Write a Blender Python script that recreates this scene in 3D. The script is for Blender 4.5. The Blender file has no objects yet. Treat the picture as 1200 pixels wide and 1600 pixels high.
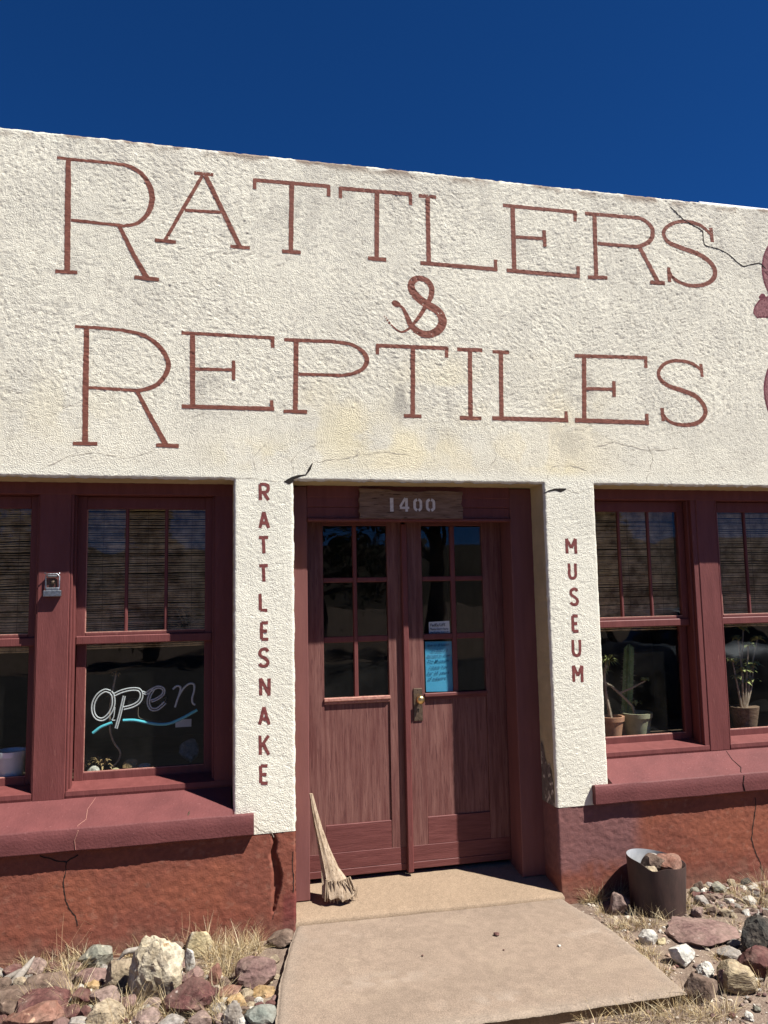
import bpy, bmesh, math, random
import numpy as np
from mathutils import Vector, Matrix
random.seed(7); rng = np.random.default_rng(7)

# ------------------------------------------------------------------ camera
YAW, PITCH, ROLL, F = math.radians(12.939), math.radians(5.987), math.radians(-1.088), 1196.5
CAM = np.array([0.0, -4.4, 1.8])
def cam_axes():
    cy, sy, cp, sp = math.cos(YAW), math.sin(YAW), math.cos(PITCH), math.sin(PITCH)
    cr, sr = math.cos(ROLL), math.sin(ROLL)
    f = np.array([sy*cp, cy*cp, sp]); r0 = np.array([cy, -sy, 0.0]); u0 = np.cross(r0, f)
    return cr*r0+sr*u0, -sr*r0+cr*u0, f
AR, AU, AF = cam_axes()
scene = bpy.context.scene
cd = bpy.data.cameras.new('camera'); cam = bpy.data.objects.new('camera', cd)
scene.collection.objects.link(cam); scene.camera = cam
cam.matrix_world = Matrix(((AR[0], AU[0], -AF[0], CAM[0]), (AR[1], AU[1], -AF[1], CAM[1]),
                           (AR[2], AU[2], -AF[2], CAM[2]), (0, 0, 0, 1)))
cd.sensor_fit = 'VERTICAL'; cd.sensor_height = 36.0; cd.lens = 36.0*F/1600.0
cd.clip_start = 0.05; cd.clip_end = 3000

# ------------------------------------------------------------------ light
SUNDIR = Vector((1.37, -1.0, 2.585)).normalized()          # towards the sun
EL = math.asin(SUNDIR.z); AZ = math.atan2(SUNDIR.x, SUNDIR.y)
world = bpy.data.worlds.new('World'); scene.world = world; world.use_nodes = True
wn, wl = world.node_tree.nodes, world.node_tree.links
wn.clear()
sky = wn.new('ShaderNodeTexSky'); sky.sky_type = 'NISHITA'; sky.sun_disc = False
sky.sun_elevation = EL; sky.sun_rotation = AZ
sky.altitude = 3000; sky.air_density = 0.55; sky.dust_density = 0.0; sky.ozone_density = 8.0
bg = wn.new('ShaderNodeBackground'); bg.inputs['Strength'].default_value = 0.05
wo = wn.new('ShaderNodeOutputWorld')
hs = wn.new('ShaderNodeHueSaturation'); hs.inputs['Saturation'].default_value = 1.19; hs.inputs['Hue'].default_value = 0.506; hs.inputs['Value'].default_value = 1.30
wl.new(sky.outputs[0], hs.inputs['Color']); wl.new(hs.outputs[0], bg.inputs[0]); wl.new(bg.outputs[0], wo.inputs[0])
sd = bpy.data.lights.new('sun', 'SUN'); sd.energy = 5.0; sd.angle = math.radians(0.53); sd.color = (1.0, 0.965, 0.91)
sun = bpy.data.objects.new('sun', sd); scene.collection.objects.link(sun)
sun.rotation_euler = SUNDIR.to_track_quat('Z', 'Y').to_euler(); sun.location = (8, -6, 14)
vs = scene.view_settings; vs.view_transform = 'Standard'; vs.look = 'None'; vs.gamma = 1.0
vs.exposure = 1.02; vs.use_curve_mapping = False
scene.render.engine = 'CYCLES'
scene.render.resolution_x, scene.render.resolution_y = 768, 1024
scene.cycles.caustics_reflective = False; scene.cycles.caustics_refractive = False
scene.cycles.max_bounces = 8; scene.cycles.transparent_max_bounces = 16

# ------------------------------------------------------------------ helpers
COL = scene.collection
def ray(px, py): return AF + AR*(px-600)/F + AU*(800-py)/F
def B(px, py, Y=0.0):                       # photo pixel -> point on the vertical plane at depth Y
    d = ray(px, py); return CAM + d*((Y-CAM[1])/d[1])
def G(px, py, z=0.0):                       # photo pixel -> point on the level plane at height z
    d = ray(px, py); return CAM + d*((z-CAM[2])/d[2])
def tag(o, label, cat, group=None, kind=None):
    if label: o['label'] = label
    if cat: o['category'] = cat
    if group: o['group'] = group
    if kind: o['kind'] = kind
    return o
def obj(name, me, mat=None, parent=None):
    o = bpy.data.objects.new(name, me); COL.objects.link(o)
    if mat is not None and me is not None and not me.materials: me.materials.append(mat)
    if parent is not None: o.parent = parent
    return o
def empty(name, loc=(0, 0, 0)):
    o = bpy.data.objects.new(name, None); COL.objects.link(o); o.location = loc; o.empty_display_size = 0.1
    return o
def mesh_from(verts, faces, smooth=True, col=None):
    me = bpy.data.meshes.new('m')
    verts = np.asarray(verts, dtype=np.float32)
    if isinstance(faces, np.ndarray):
        n, k = faces.shape
        me.vertices.add(len(verts)); me.vertices.foreach_set('co', verts.ravel())
        me.loops.add(n*k); me.loops.foreach_set('vertex_index', faces.astype(np.int32).ravel())
        me.polygons.add(n); me.polygons.foreach_set('loop_start', np.arange(0, n*k, k, dtype=np.int32))
        me.update(calc_edges=True)
    else:
        me.from_pydata([tuple(map(float, v)) for v in verts], [], faces); me.update()
    me.polygons.foreach_set('use_smooth', [smooth]*len(me.polygons))
    if col is not None:
        c = np.ones((len(verts), 4), np.float32); c[:, :3] = col
        a = me.attributes.new('Col', 'FLOAT_COLOR', 'POINT'); a.data.foreach_set('color', c.ravel())
    me.update()
    return me
# numpy value noise
def _h(ix, iy, iz, s):
    h = (ix.astype(np.uint32)*np.uint32(374761393) + iy.astype(np.uint32)*np.uint32(668265263)
         + iz.astype(np.uint32)*np.uint32(2147483647) + np.uint32(s*974711+13))
    h = (h ^ (h >> np.uint32(13)))*np.uint32(1274126177); h = h ^ (h >> np.uint32(16))
    h = h*np.uint32(2246822519); h = h ^ (h >> np.uint32(15))
    return h.astype(np.float64)/4294967295.0
def vn(p, seed=0):
    p = np.asarray(p, float); i = np.floor(p).astype(np.int64); f = p-i; f = f*f*f*(f*(f*6-15)+10)
    out = 0
    for a in (0, 1):
        for b in (0, 1):
            for c in (0, 1):
                w = ((f[:, 0] if a else 1-f[:, 0])*(f[:, 1] if b else 1-f[:, 1])*(f[:, 2] if c else 1-f[:, 2]))
                out = out + w*_h(i[:, 0]+a+5000, i[:, 1]+b+5000, i[:, 2]+c+5000, seed)
    return out
def fbm(p, seed=0, octs=4, gain=0.5, lac=2.03):
    s = 0; a = 1; t = 0; p = np.asarray(p, float)
    for k in range(octs):
        s = s + a*vn(p*lac**k + k*17.3, seed+k); t += a; a *= gain
    return s/t
def sm(a, b, x): t = np.clip((x-a)/(b-a), 0, 1); return t*t*(3-2*t)
def P3(x, z, sx, sz=None, y=0.0):
    sz = sx if sz is None else sz
    return np.stack([np.asarray(x)*sx, np.asarray(z)*sz, np.full(np.shape(x), y)], 1)

class MB:                                  # collects boxes, tubes and quads -> one mesh
    def __init__(s): s.v = []; s.f = []
    def add(s, v, f):
        n = len(s.v); s.v += [tuple(map(float, p)) for p in v]; s.f += [tuple(i+n for i in q) for q in f]
    def box(s, x0, x1, y0, y1, z0, z1, b=0.003, seg=1):
        bm = bmesh.new(); bmesh.ops.create_cube(bm, size=1)
        for v in bm.verts:
            v.co = ((x0+x1)/2+v.co.x*(x1-x0), (y0+y1)/2+v.co.y*(y1-y0), (z0+z1)/2+v.co.z*(z1-z0))
        b = min(b, 0.3*min(abs(x1-x0), abs(y1-y0), abs(z1-z0)))
        if b > 0: bmesh.ops.bevel(bm, geom=bm.edges[:], offset=b, segments=seg, affect='EDGES', profile=0.5)
        bm.verts.index_update()
        s.add([v.co for v in bm.verts], [[v.index for v in f.verts] for f in bm.faces]); bm.free(); return s
    def tube(s, pts, r, n=8, cap=True, flat=1.0):
        pts = [Vector(p) for p in pts]; m = len(pts); rr = r if hasattr(r, '__len__') else [r]*m
        ref = None; V = []; Fc = []
        for i, p in enumerate(pts):
            t = (pts[min(i+1, m-1)]-pts[max(i-1, 0)]).normalized()
            if ref is None: ref = t.orthogonal().normalized()
            u = (ref-t*ref.dot(t)); u = u.normalized() if u.length > 1e-6 else t.orthogonal().normalized(); ref = u
            w = t.cross(u)
            for k in range(n):
                a = 2*math.pi*k/n; V.append(p+(u*math.cos(a)+w*math.sin(a)*flat)*rr[i])
        for i in range(m-1):
            for k in range(n):
                Fc.append((i*n+k, i*n+(k+1) % n, (i+1)*n+(k+1) % n, (i+1)*n+k))
        if cap: Fc.append(tuple(range(n-1, -1, -1))); Fc.append(tuple((m-1)*n+k for k in range(n)))
        s.add(V, Fc); return s
    def lathe(s, c, prof, n=32, ax=None):
        V = []; Fc = []
        for (r, z) in prof:
            for k in range(n):
                a = 2*math.pi*k/n
                if ax == 'y': V.append((c[0]+r*math.cos(a), c[1]-z, c[2]+r*math.sin(a)))
                else: V.append((c[0]+r*math.cos(a), c[1]+r*math.sin(a), c[2]+z))
        for i in range(len(prof)-1):
            for k in range(n): Fc.append((i*n+k, i*n+(k+1) % n, (i+1)*n+(k+1) % n, (i+1)*n+k))
        s.add(V, Fc); return s
    def build(s, name, mat, parent=None, smooth=False):
        me = bpy.data.meshes.new(name); me.from_pydata(s.v, [], s.f); me.update()
        if smooth:
            me.polygons.foreach_set('use_smooth', [True]*len(me.polygons))
            try: me.set_sharp_from_angle(angle=math.radians(40))
            except Exception: pass
        bm = bmesh.new(); bm.from_mesh(me); bmesh.ops.recalc_face_normals(bm, faces=bm.faces[:]); bm.to_mesh(me); bm.free()
        return obj(name, me, mat, parent)
def box(name, mat, parent, *a, **k): return MB().box(*a, **k).build(name, mat, parent)
def catmull(pts, n=10):
    P = [np.asarray(p, float) for p in pts]; P = [2*P[0]-P[1]]+P+[2*P[-1]-P[-2]]; out = []
    for i in range(1, len(P)-2):
        for k in range(n):
            t = k/n; a, b, c, d = P[i-1:i+3]
            out.append(0.5*((2*b)+(-a+c)*t+(2*a-5*b+4*c-d)*t*t+(-a+3*b-3*c+d)*t**3))
    out.append(P[-2]); return np.array(out)

# ------------------------------------------------------------------ materials
def newmat(name):
    m = bpy.data.materials.new(name); m.use_nodes = True; nt = m.node_tree
    return m, nt, nt.nodes['Principled BSDF'], nt.nodes.new, nt.links.new
def mat_proc(name, c1, c2, scale=8, rough=0.8, bump=0.2, bscale=60, stretch=(1, 1, 1), c3=None, c3t=(0.62, 0.7), c3scale=25,
             spec=0.25, detail=6, metal=0.0, attr=False, bdist=0.004, c3stretch=None):
    m, nt, bs, N, L = newmat(name)
    tc = N('ShaderNodeTexCoord'); mp = N('ShaderNodeMapping'); mp.inputs['Scale'].default_value = stretch
    L(tc.outputs['Object'], mp.inputs[0])
    n1 = N('ShaderNodeTexNoise'); n1.inputs['Scale'].default_value = scale; n1.inputs['Detail'].default_value = detail
    n1.inputs['Roughness'].default_value = 0.62
    L(mp.outputs[0], n1.inputs['Vector'])
    cr = N('ShaderNodeValToRGB'); cr.color_ramp.elements[0].position = 0.34; cr.color_ramp.elements[1].position = 0.66
    cr.color_ramp.elements[0].color = (*c1, 1); cr.color_ramp.elements[1].color = (*c2, 1)
    L(n1.outputs[0], cr.inputs[0]); out = cr.outputs[0]
    if c3 is not None:
        n3 = N('ShaderNodeTexNoise'); n3.inputs['Scale'].default_value = c3scale; n3.inputs['Detail'].default_value = 5
        if c3stretch is not None:
            mp3 = N('ShaderNodeMapping'); mp3.inputs['Scale'].default_value = c3stretch
            L(tc.outputs['Object'], mp3.inputs[0]); L(mp3.outputs[0], n3.inputs['Vector'])
        else: L(mp.outputs[0], n3.inputs['Vector'])
        r3 = N('ShaderNodeValToRGB'); r3.color_ramp.elements[0].position, r3.color_ramp.elements[1].position = c3t
        L(n3.outputs[0], r3.inputs[0])
        mx = N('ShaderNodeMix'); mx.data_type = 'RGBA'; L(r3.outputs[0], mx.inputs[0]); L(out, mx.inputs[6])
        mx.inputs[7].default_value = (*c3, 1); out = mx.outputs[2]
    if attr:
        at = N('ShaderNodeAttribute'); at.attribute_name = 'Col'
        mu = N('ShaderNodeMix'); mu.data_type = 'RGBA'; mu.blend_type = 'MULTIPLY'; mu.inputs[0].default_value = 1
        L(out, mu.inputs[6]); L(at.outputs['Color'], mu.inputs[7]); out = mu.outputs[2]
    if name.startswith('rock_'):
        n4 = N('ShaderNodeTexNoise'); n4.inputs['Scale'].default_value = 38; n4.inputs['Detail'].default_value = 8; n4.inputs['Roughness'].default_value = 0.75
        L(mp.outputs[0], n4.inputs['Vector'])
        r4 = N('ShaderNodeMapRange'); r4.inputs[1].default_value = 0.3; r4.inputs[2].default_value = 0.7; r4.inputs[3].default_value = 0.45; r4.inputs[4].default_value = 1.45
        L(n4.outputs[0], r4.inputs[0]); m4 = N('ShaderNodeMix'); m4.data_type = 'RGBA'; m4.blend_type = 'MULTIPLY'; m4.inputs[0].default_value = 1
        L(out, m4.inputs[6]); L(r4.outputs[0], m4.inputs[7]); out = m4.outputs[2]
        n5 = N('ShaderNodeTexNoise'); n5.inputs['Scale'].default_value = 13; n5.inputs['Detail'].default_value = 7; L(mp.outputs[0], n5.inputs['Vector'])
        r5 = N('ShaderNodeMapRange'); r5.inputs[1].default_value = 0.40; r5.inputs[2].default_value = 0.66; r5.inputs[3].default_value = 0.0; r5.inputs[4].default_value = 0.30
        L(n5.outputs[0], r5.inputs[0]); m5 = N('ShaderNodeMix'); m5.data_type = 'RGBA'; L(r5.outputs[0], m5.inputs[0]); L(out, m5.inputs[6]); m5.inputs[7].default_value = (0.25, 0.19, 0.145, 1); out = m5.outputs[2]
    L(out, bs.inputs['Base Color'])
    bs.inputs['Roughness'].default_value = rough; bs.inputs['Specular IOR Level'].default_value = spec
    bs.inputs['Metallic'].default_value = metal
    if bump:
        nb = N('ShaderNodeTexNoise'); nb.inputs['Scale'].default_value = bscale; nb.inputs['Detail'].default_value = 4
        L(mp.outputs[0], nb.inputs['Vector'])
        bp = N('ShaderNodeBump'); bp.inputs['Strength'].default_value = bump; bp.inputs['Distance'].default_value = bdist
        L(nb.outputs[0], bp.inputs['Height']); L(bp.outputs[0], bs.inputs['Normal'])
    return m
W1 = (1, 1, 1)
M = {}
M['stucco'] = mat_proc('stucco_paint', (0.93, 0.93, 0.93), (1, 1, 1), 40, 0.9, 0.8, 165, attr=True, spec=0.15, bdist=0.006)
M['plinth'] = mat_proc('red_stucco', (0.82, 0.82, 0.82), (1.08, 1.05, 1.02), 30, 0.85, 0.5, 120, attr=True, spec=0.2, bdist=0.004)
M['letter'] = mat_proc('letter_paint', (0.145, 0.048, 0.034), (0.215, 0.078, 0.052), 60, 0.8, 0.5, 110, c3=(0.34, 0.14, 0.075), c3t=(0.64, 0.75), c3scale=45, stretch=(0.6, 1, 1.6))
M['letter2'] = mat_proc('pillar_letter_paint', (0.15, 0.040, 0.036), (0.19, 0.056, 0.050), 40, 0.8, 0.5, 110)
M['mural'] = mat_proc('mural_paint', (0.15, 0.055, 0.062), (0.30, 0.14, 0.14), 70, 0.85, 0.5, 110)
M['mural_line'] = mat_proc('mural_outline', (0.12, 0.028, 0.04), (0.17, 0.045, 0.06), 50, 0.85, 0.5, 110)
M['crack'] = mat_proc('crack_shadow', (0.012, 0.010, 0.009), (0.03, 0.022, 0.018), 80, 0.95, 0)
M['hair'] = mat_proc('hairline', (0.30, 0.26, 0.20), (0.52, 0.47, 0.38), 80, 0.95, 0)
M['trim'] = mat_proc('red_trim_paint', (0.118, 0.032, 0.029), (0.152, 0.044, 0.040), 7, 0.6, 0.45, 45, (3, 3, 0.5), c3=(0.20, 0.075, 0.062), c3t=(0.68, 0.76), c3scale=22, spec=0.35)
M['casing'] = mat_proc('door_casing_paint', (0.145, 0.055, 0.050), (0.178, 0.070, 0.064), 6, 0.6, 0.15, 60, (3, 3, 0.4), spec=0.3)
M['door'] = mat_proc('worn_door_paint', (0.108, 0.037, 0.032), (0.195, 0.090, 0.074), 6, 0.62, 0.6, 30, (7, 7, 0.45), c3=(0.082, 0.028, 0.026), c3t=(0.56, 0.72), c3scale=22, spec=0.3, bdist=0.003)
M['door_rail'] = mat_proc('worn_rail_paint', (0.105, 0.030, 0.027), (0.150, 0.048, 0.043), 9, 0.62, 0.5, 26, (0.7, 7, 7), c3=(0.21, 0.095, 0.078), c3t=(0.66, 0.78), c3scale=16, spec=0.3, bdist=0.003)
M['worn'] = mat_proc('bare_worn_edge', (0.30, 0.12, 0.10), (0.44, 0.24, 0.18), 60, 0.7, 0.3, 60)
M['ledge'] = mat_proc('painted_concrete_ledge', (0.108, 0.032, 0.031), (0.142, 0.043, 0.041), 6, 0.7, 0.6, 70, c3=(0.21, 0.085, 0.08), c3t=(0.66, 0.76), c3scale=70, spec=0.3)
M['concrete'] = mat_proc('walkway_concrete', (0.74, 0.73, 0.72), (1.14, 1.12, 1.10), 150, 0.92, 0.9, 200, attr=True, spec=0.15, c3=(0.55, 0.52, 0.50), c3t=(0.68, 0.73), c3scale=90)
M['dirt'] = mat_proc('dirt', (0.13, 0.092, 0.070), (0.22, 0.165, 0.125), 9, 0.95, 0.8, 90, c3=(0.30, 0.25, 0.19), c3t=(0.62, 0.70), c3scale=120, bdist=0.012)
M['pebble'] = mat_proc('pebbles', (0.8, 0.8, 0.8), (1.1, 1.1, 1.1), 60, 0.9, 0.3, 150, attr=True)
M['grass'] = mat_proc('dry_grass', (0.9, 0.9, 0.9), (1.1, 1.1, 1.1), 60, 0.8, 0, attr=True)
M['board'] = mat_proc('weathered_board', (0.14, 0.085, 0.055), (0.25, 0.165, 0.115), 10, 0.85, 0.8, 30, (0.8, 6, 7), c3=(0.05, 0.03, 0.02), c3t=(0.60, 0.68), c3scale=16)
M['digit'] = mat_proc('stencil_paint', (0.55, 0.52, 0.48), (0.72, 0.69, 0.65), 60, 0.8, 0.2, 80)
M['brass'] = mat_proc('aged_brass', (0.62, 0.43, 0.17), (0.72, 0.53, 0.24), 40, 0.32, 0.05, 80, metal=1.0)
M['bronze'] = mat_proc('tarnished_plate', (0.09, 0.065, 0.045), (0.17, 0.12, 0.085), 50, 0.5, 0.2, 90, metal=0.6)
M['black'] = mat_proc('black', (0.004, 0.004, 0.004), (0.008, 0.008, 0.008), 30, 0.6, 0)
M['paper'] = mat_proc('white_paper', (0.74, 0.74, 0.76), (0.80, 0.80, 0.82), 12, 0.8, 0)
M['bluepaper'] = mat_proc('blue_paper', (0.06, 0.34, 0.56), (0.08, 0.39, 0.62), 6, 0.75, 0.1, 20)
M['ink'] = mat_proc('ink', (0.02, 0.03, 0.06), (0.03, 0.05, 0.09), 50, 0.8, 0)
M['blueink'] = mat_proc('blue_ink', (0.01, 0.09, 0.20), (0.015, 0.11, 0.24), 50, 0.8, 0)
M['bamboo'] = mat_proc('bamboo', (0.24, 0.165, 0.095), (0.70, 0.53, 0.34), 14, 0.75, 0, (1.5, 1, 60))
M['cord'] = mat_proc('blind_cord', (0.10, 0.08, 0.06), (0.16, 0.13, 0.10), 60, 0.9, 0)
M['tube'] = mat_proc('unlit_neon_glass', (0.46, 0.47, 0.48), (0.62, 0.63, 0.64), 90, 0.2, 0, spec=0.6)
M['tubeblue'] = mat_proc('blue_neon_glass', (0.10, 0.50, 0.60), (0.13, 0.57, 0.67), 30, 0.25, 0, spec=0.6)
M['pipe'] = mat_proc('rusty_pipe', (0.038, 0.024, 0.020), (0.068, 0.040, 0.033), 14, 0.6, 0.25, 70, (1, 1, 0.4), spec=0.35)
M['pipein'] = mat_proc('galvanised_inside', (0.34, 0.35, 0.36), (0.46, 0.47, 0.48), 20, 0.6, 0.1, 60, metal=0.3)
M['frond'] = mat_proc('dried_stalk', (0.25, 0.18, 0.115), (0.44, 0.345, 0.25), 10, 0.85, 0.7, 60, (9, 9, 0.8), c3=(0.13, 0.09, 0.06), c3t=(0.55, 0.68), c3scale=12)
M['drift'] = mat_proc('grey_driftwood', (0.15, 0.125, 0.10), (0.36, 0.325, 0.28), 14, 0.9, 0.8, 60, (1, 1, 1))
M['terra'] = mat_proc('terracotta', (0.36, 0.17, 0.10), (0.47, 0.25, 0.16), 20, 0.85, 0.2, 60)
M['potgreen'] = mat_proc('olive_glazed_pot', (0.26, 0.25, 0.16), (0.36, 0.34, 0.23), 20, 0.5, 0.1, 60)
M['potwhite'] = mat_proc('white_ceramic', (0.72, 0.74, 0.78), (0.78, 0.80, 0.83), 12, 0.3, 0, spec=0.5)
M['soil'] = mat_proc('potting_soil', (0.07, 0.045, 0.03), (0.14, 0.09, 0.06), 60, 0.95, 0.6, 120)
M['cactus'] = mat_proc('cactus_skin', (0.14, 0.22, 0.085), (0.24, 0.33, 0.15), 25, 0.6, 0.2, 60)
M['spine'] = mat_proc('cactus_spines', (0.42, 0.36, 0.26), (0.55, 0.47, 0.35), 50, 0.8, 0)
M['stem'] = mat_proc('thorny_stem', (0.30, 0.22, 0.16), (0.46, 0.36, 0.28), 40, 0.85, 0.4, 90)
M['leaf'] = mat_proc('plant_leaf', (0.22, 0.26, 0.08), (0.42, 0.40, 0.16), 40, 0.6, 0)
M['dryleaf'] = mat_proc('dried_leaf', (0.26, 0.16, 0.07), (0.42, 0.30, 0.15), 40, 0.8, 0)
M['tin'] = mat_proc('tin_sheet', (0.16, 0.175, 0.19), (0.28, 0.30, 0.33), 60, 0.45, 0.5, 90, metal=0.9)
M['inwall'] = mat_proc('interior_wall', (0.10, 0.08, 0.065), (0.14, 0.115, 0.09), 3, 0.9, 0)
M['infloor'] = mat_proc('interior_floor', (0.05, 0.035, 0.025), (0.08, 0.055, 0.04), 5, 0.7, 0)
M['shelf'] = mat_proc('display_shelf_wood', (0.08, 0.05, 0.035), (0.13, 0.085, 0.055), 10, 0.8, 0.2, 40, (1, 5, 5))
M['flash'] = mat_proc('white_flashing', (0.78, 0.78, 0.76), (0.84, 0.84, 0.82), 10, 0.5, 0)
M['peel'] = mat_proc('bare_plaster', (0.10, 0.085, 0.075), (0.21, 0.17, 0.14), 30, 0.95, 0.6, 90, c3=(0.62, 0.57, 0.46), c3t=(0.56, 0.62), c3scale=22)
def glass_mat():
    m, nt, bs, N, L = newmat('window_glass'); nt.nodes.remove(bs)
    lw = N('ShaderNodeLayerWeight'); lw.inputs[0].default_value = 0.5
    pw = N('ShaderNodeMath'); pw.operation = 'POWER'; pw.inputs[1].default_value = 5; L(lw.outputs['Facing'], pw.inputs[0])
    ma = N('ShaderNodeMath'); ma.operation = 'MULTIPLY_ADD'; ma.inputs[1].default_value = 0.5; ma.inputs[2].default_value = 0.019
    L(pw.outputs[0], ma.inputs[0])
    tr = N('ShaderNodeBsdfTransparent'); tr.inputs[0].default_value = (0.93, 0.95, 0.94, 1)
    gl = N('ShaderNodeBsdfGlossy'); gl.inputs['Roughness'].default_value = 0.0
    tc = N('ShaderNodeTexCoord'); nb = N('ShaderNodeTexNoise'); nb.inputs['Scale'].default_value = 2.2
    L(tc.outputs['Object'], nb.inputs['Vector']); bp = N('ShaderNodeBump'); bp.inputs['Strength'].default_value = 0.25
    bp.inputs['Distance'].default_value = 0.012; L(nb.outputs[0], bp.inputs['Height']); L(bp.outputs[0], gl.inputs['Normal'])
    m1 = N('ShaderNodeMixShader'); L(ma.outputs[0], m1.inputs[0]); L(tr.outputs[0], m1.inputs[1]); L(gl.outputs[0], m1.inputs[2])
    df = N('ShaderNodeBsdfDiffuse'); df.inputs[0].default_value = (0.5, 0.47, 0.42, 1)
    nd = N('ShaderNodeTexNoise'); nd.inputs['Scale'].default_value = 7; nd.inputs['Detail'].default_value = 8; L(tc.outputs['Object'], nd.inputs['Vector'])
    rd = N('ShaderNodeMapRange'); rd.inputs[1].default_value = 0.35; rd.inputs[2].default_value = 0.8; rd.inputs[3].default_value = 0.001; rd.inputs[4].default_value = 0.010
    L(nd.outputs[0], rd.inputs[0])
    m2 = N('ShaderNodeMixShader'); L(rd.outputs[0], m2.inputs[0]); L(m1.outputs[0], m2.inputs[1]); L(df.outputs[0], m2.inputs[2])
    L(m2.outputs[0], nt.nodes['Material Output'].inputs[0]); return m
M['glass'] = glass_mat()

# ------------------------------------------------------------------ key dimensions
P1 = (0.137, 0.478); P2 = (2.037, 2.385); ZL = 2.455; ZT = 4.433; ZB = 0.497
YC, YS, YLW, YD = 0.20, 0.28, 0.32, 0.375             # casings, upper sash, lower sash, door leaf
GZ = -0.06                                              # ground level beside the walkway
museum = empty('museum_building', (1.25, 0.0, 0.0))
tag(museum, 'cream stucco museum front with painted rust-red lettering, red door and red window trim', 'building')
inv = Matrix.Translation((-1.25, 0, 0))
def part(o, parent=None):                               # keep world placement under the offset root
    o.parent = parent or museum
    o.matrix_parent_inverse = inv if (parent is None) else Matrix.Identity(4)
    return o

# ------------------------------------------------------------------ stucco wall
def stucco_h(x, z):
    rough = 0.35+0.65*sm(2.62, 2.95, z+0.5*(fbm(P3(x, z, 1.1), 3, 2)-0.5))*(0.45+0.55*sm(0.40, 0.55, fbm(P3(x, z, 1.6), 5, 3)))
    rough = np.where(z < ZL+0.02, 0.62, rough)
    lay = 0; tw = 0
    for k, th in enumerate((0.45, -0.55, 1.25)):            # trowel sweeps in patches of different direction
        w = np.clip(fbm(P3(x, z, 2.3), 301+k, 2)-0.30, 0.02, 1)**3; c_, s_ = math.cos(th), math.sin(th)
        u, v = x*c_+z*s_, -x*s_+z*c_
        lay = lay+w*(0.55*fbm(P3(u, v, 30, 82), 311+k, 2)+0.45*(1-np.abs(2*vn(P3(u, v, 46, 105), 321+k)-1))); tw = tw+w
    lay = lay/tw; b = vn(P3(x, z, 95, 110), 21); big = fbm(P3(x, z, 2.0), 41, 3)
    pit = sm(0.66, 0.86, fbm(P3(x, z, 52, 66), 33, 2))
    return 0.010*(big-0.5)+rough*(0.0050*(lay-0.5)+0.0016*(b-0.5)-0.0022*pit)
def stucco_c(x, z):
    base = np.array([0.755, 0.715, 0.585]); n = len(x)
    c = np.tile(base, (n, 1))
    p = fbm(P3(x, z, 1.3), 51, 4)[:, None]; q = fbm(P3(x, z, 6.0), 52, 4)[:, None]; d = fbm(P3(x, z, 45, 60), 53, 3)[:, None]
    frieze = sm(ZL, ZL+0.1, z)[:, None]
    grey = np.array([0.44, 0.415, 0.355])
    dirt = 0.62*sm(0.50, 0.62, d)*(0.35+0.65*sm(0.40, 0.6, q))*frieze*sm(2.6, 3.0, z)[:, None]
    c = c*(1-0.75*dirt)+grey*0.75*dirt
    streak = sm(0.50, 0.66, fbm(P3(x, z, 10.0, 1.6), 57, 4))[:, None]*frieze*(0.35+0.65*sm(3.6, 4.4, z))[:, None]
    c = c*(1-0.30*streak)+np.array([0.45, 0.42, 0.36])*0.30*streak
    mot = sm(0.50, 0.64, fbm(P3(x, z, 3.2), 59, 5))[:, None]*frieze; c = c*(1-0.20*mot)+np.array([0.50, 0.47, 0.40])*0.20*mot
    pt = sm(0.60, 0.82, fbm(P3(x, z, 52, 66), 33, 2))[:, None]*frieze; c = c*(1-0.28*pt)+np.array([0.33, 0.29, 0.23])*0.28*pt
    cream = np.array([0.76, 0.66, 0.43])
    band = (sm(3.45, 2.85, z)*sm(0.0, 0.5, x)*sm(2.75, 2.2, x))[:, None]*sm(0.44, 0.60, p)*frieze
    band = band*(0.35+0.65*sm(0.42, 0.56, q)); c = c*(1-0.42*band)+cream*0.42*band
    for mx_, my_, sx_, sz_, am in ((625, 625, .07, .16, .75), (690, 640, .10, .14, .6), (915, 605, .16, .13, .6), (320, 610, .10, .14, .5), (1085, 310, .30, .10, .5), (560, 300, .35, .10, .35), (420, 330, .30, .16, .3), (150, 420, .25, .20, .3), (880, 690, .30, .10, .35)):
        g0 = B(mx_, my_); k_ = (am*np.exp(-((x-g0[0])/sx_)**2-((z-g0[2])/sz_)**2)*sm(0.44, 0.66, fbm(P3(x, z, 16, 12), 66, 5)))[:, None]; c = c*(1-k_)+np.array([0.34, 0.315, 0.27])*k_
    for mx_, my_, sx_, sz_, am in ((540, 680, .22, .22, .75), (640, 700, .30, .12, .6), (400, 710, .25, .10, .55), (700, 600, .18, .14, .4), (880, 735, .12, .06, .8), (90, 640, .3, .2, .3)):
        g0 = B(mx_, my_); k_ = (am*np.exp(-((x-g0[0])/sx_)**2-((z-g0[2])/sz_)**2)*sm(0.36, 0.56, fbm(P3(x, z, 7), 67, 5)))[:, None]; c = c*(1-k_)+np.array([0.74, 0.66, 0.44])*k_
    top = (sm(4.36, 4.425, z)*sm(0.45, 0.62, fbm(P3(x, z, 9, 16), 58, 4)))[:, None]
    c = c*(1-0.8*top)+np.array([0.20, 0.13, 0.09])*0.8*top
    pil = (1-frieze); c = c*(1-pil)+np.array([0.750, 0.722, 0.60])*pil
    return c*(0.94+0.12*q)
def seg(keys, step):
    out = []
    for a, b in zip(keys[:-1], keys[1:]):
        st = step if (a >= -1.7 and b <= 4.5) else 0.06
        n = max(1, int(round((b-a)/st))); out += list(np.linspace(a, b, n, endpoint=False))
    return np.array(out+[keys[-1]])
HOLES = [(-1.83, P1[0]), (P1[1], P2[0]), (P2[1], 4.42)]
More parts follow.
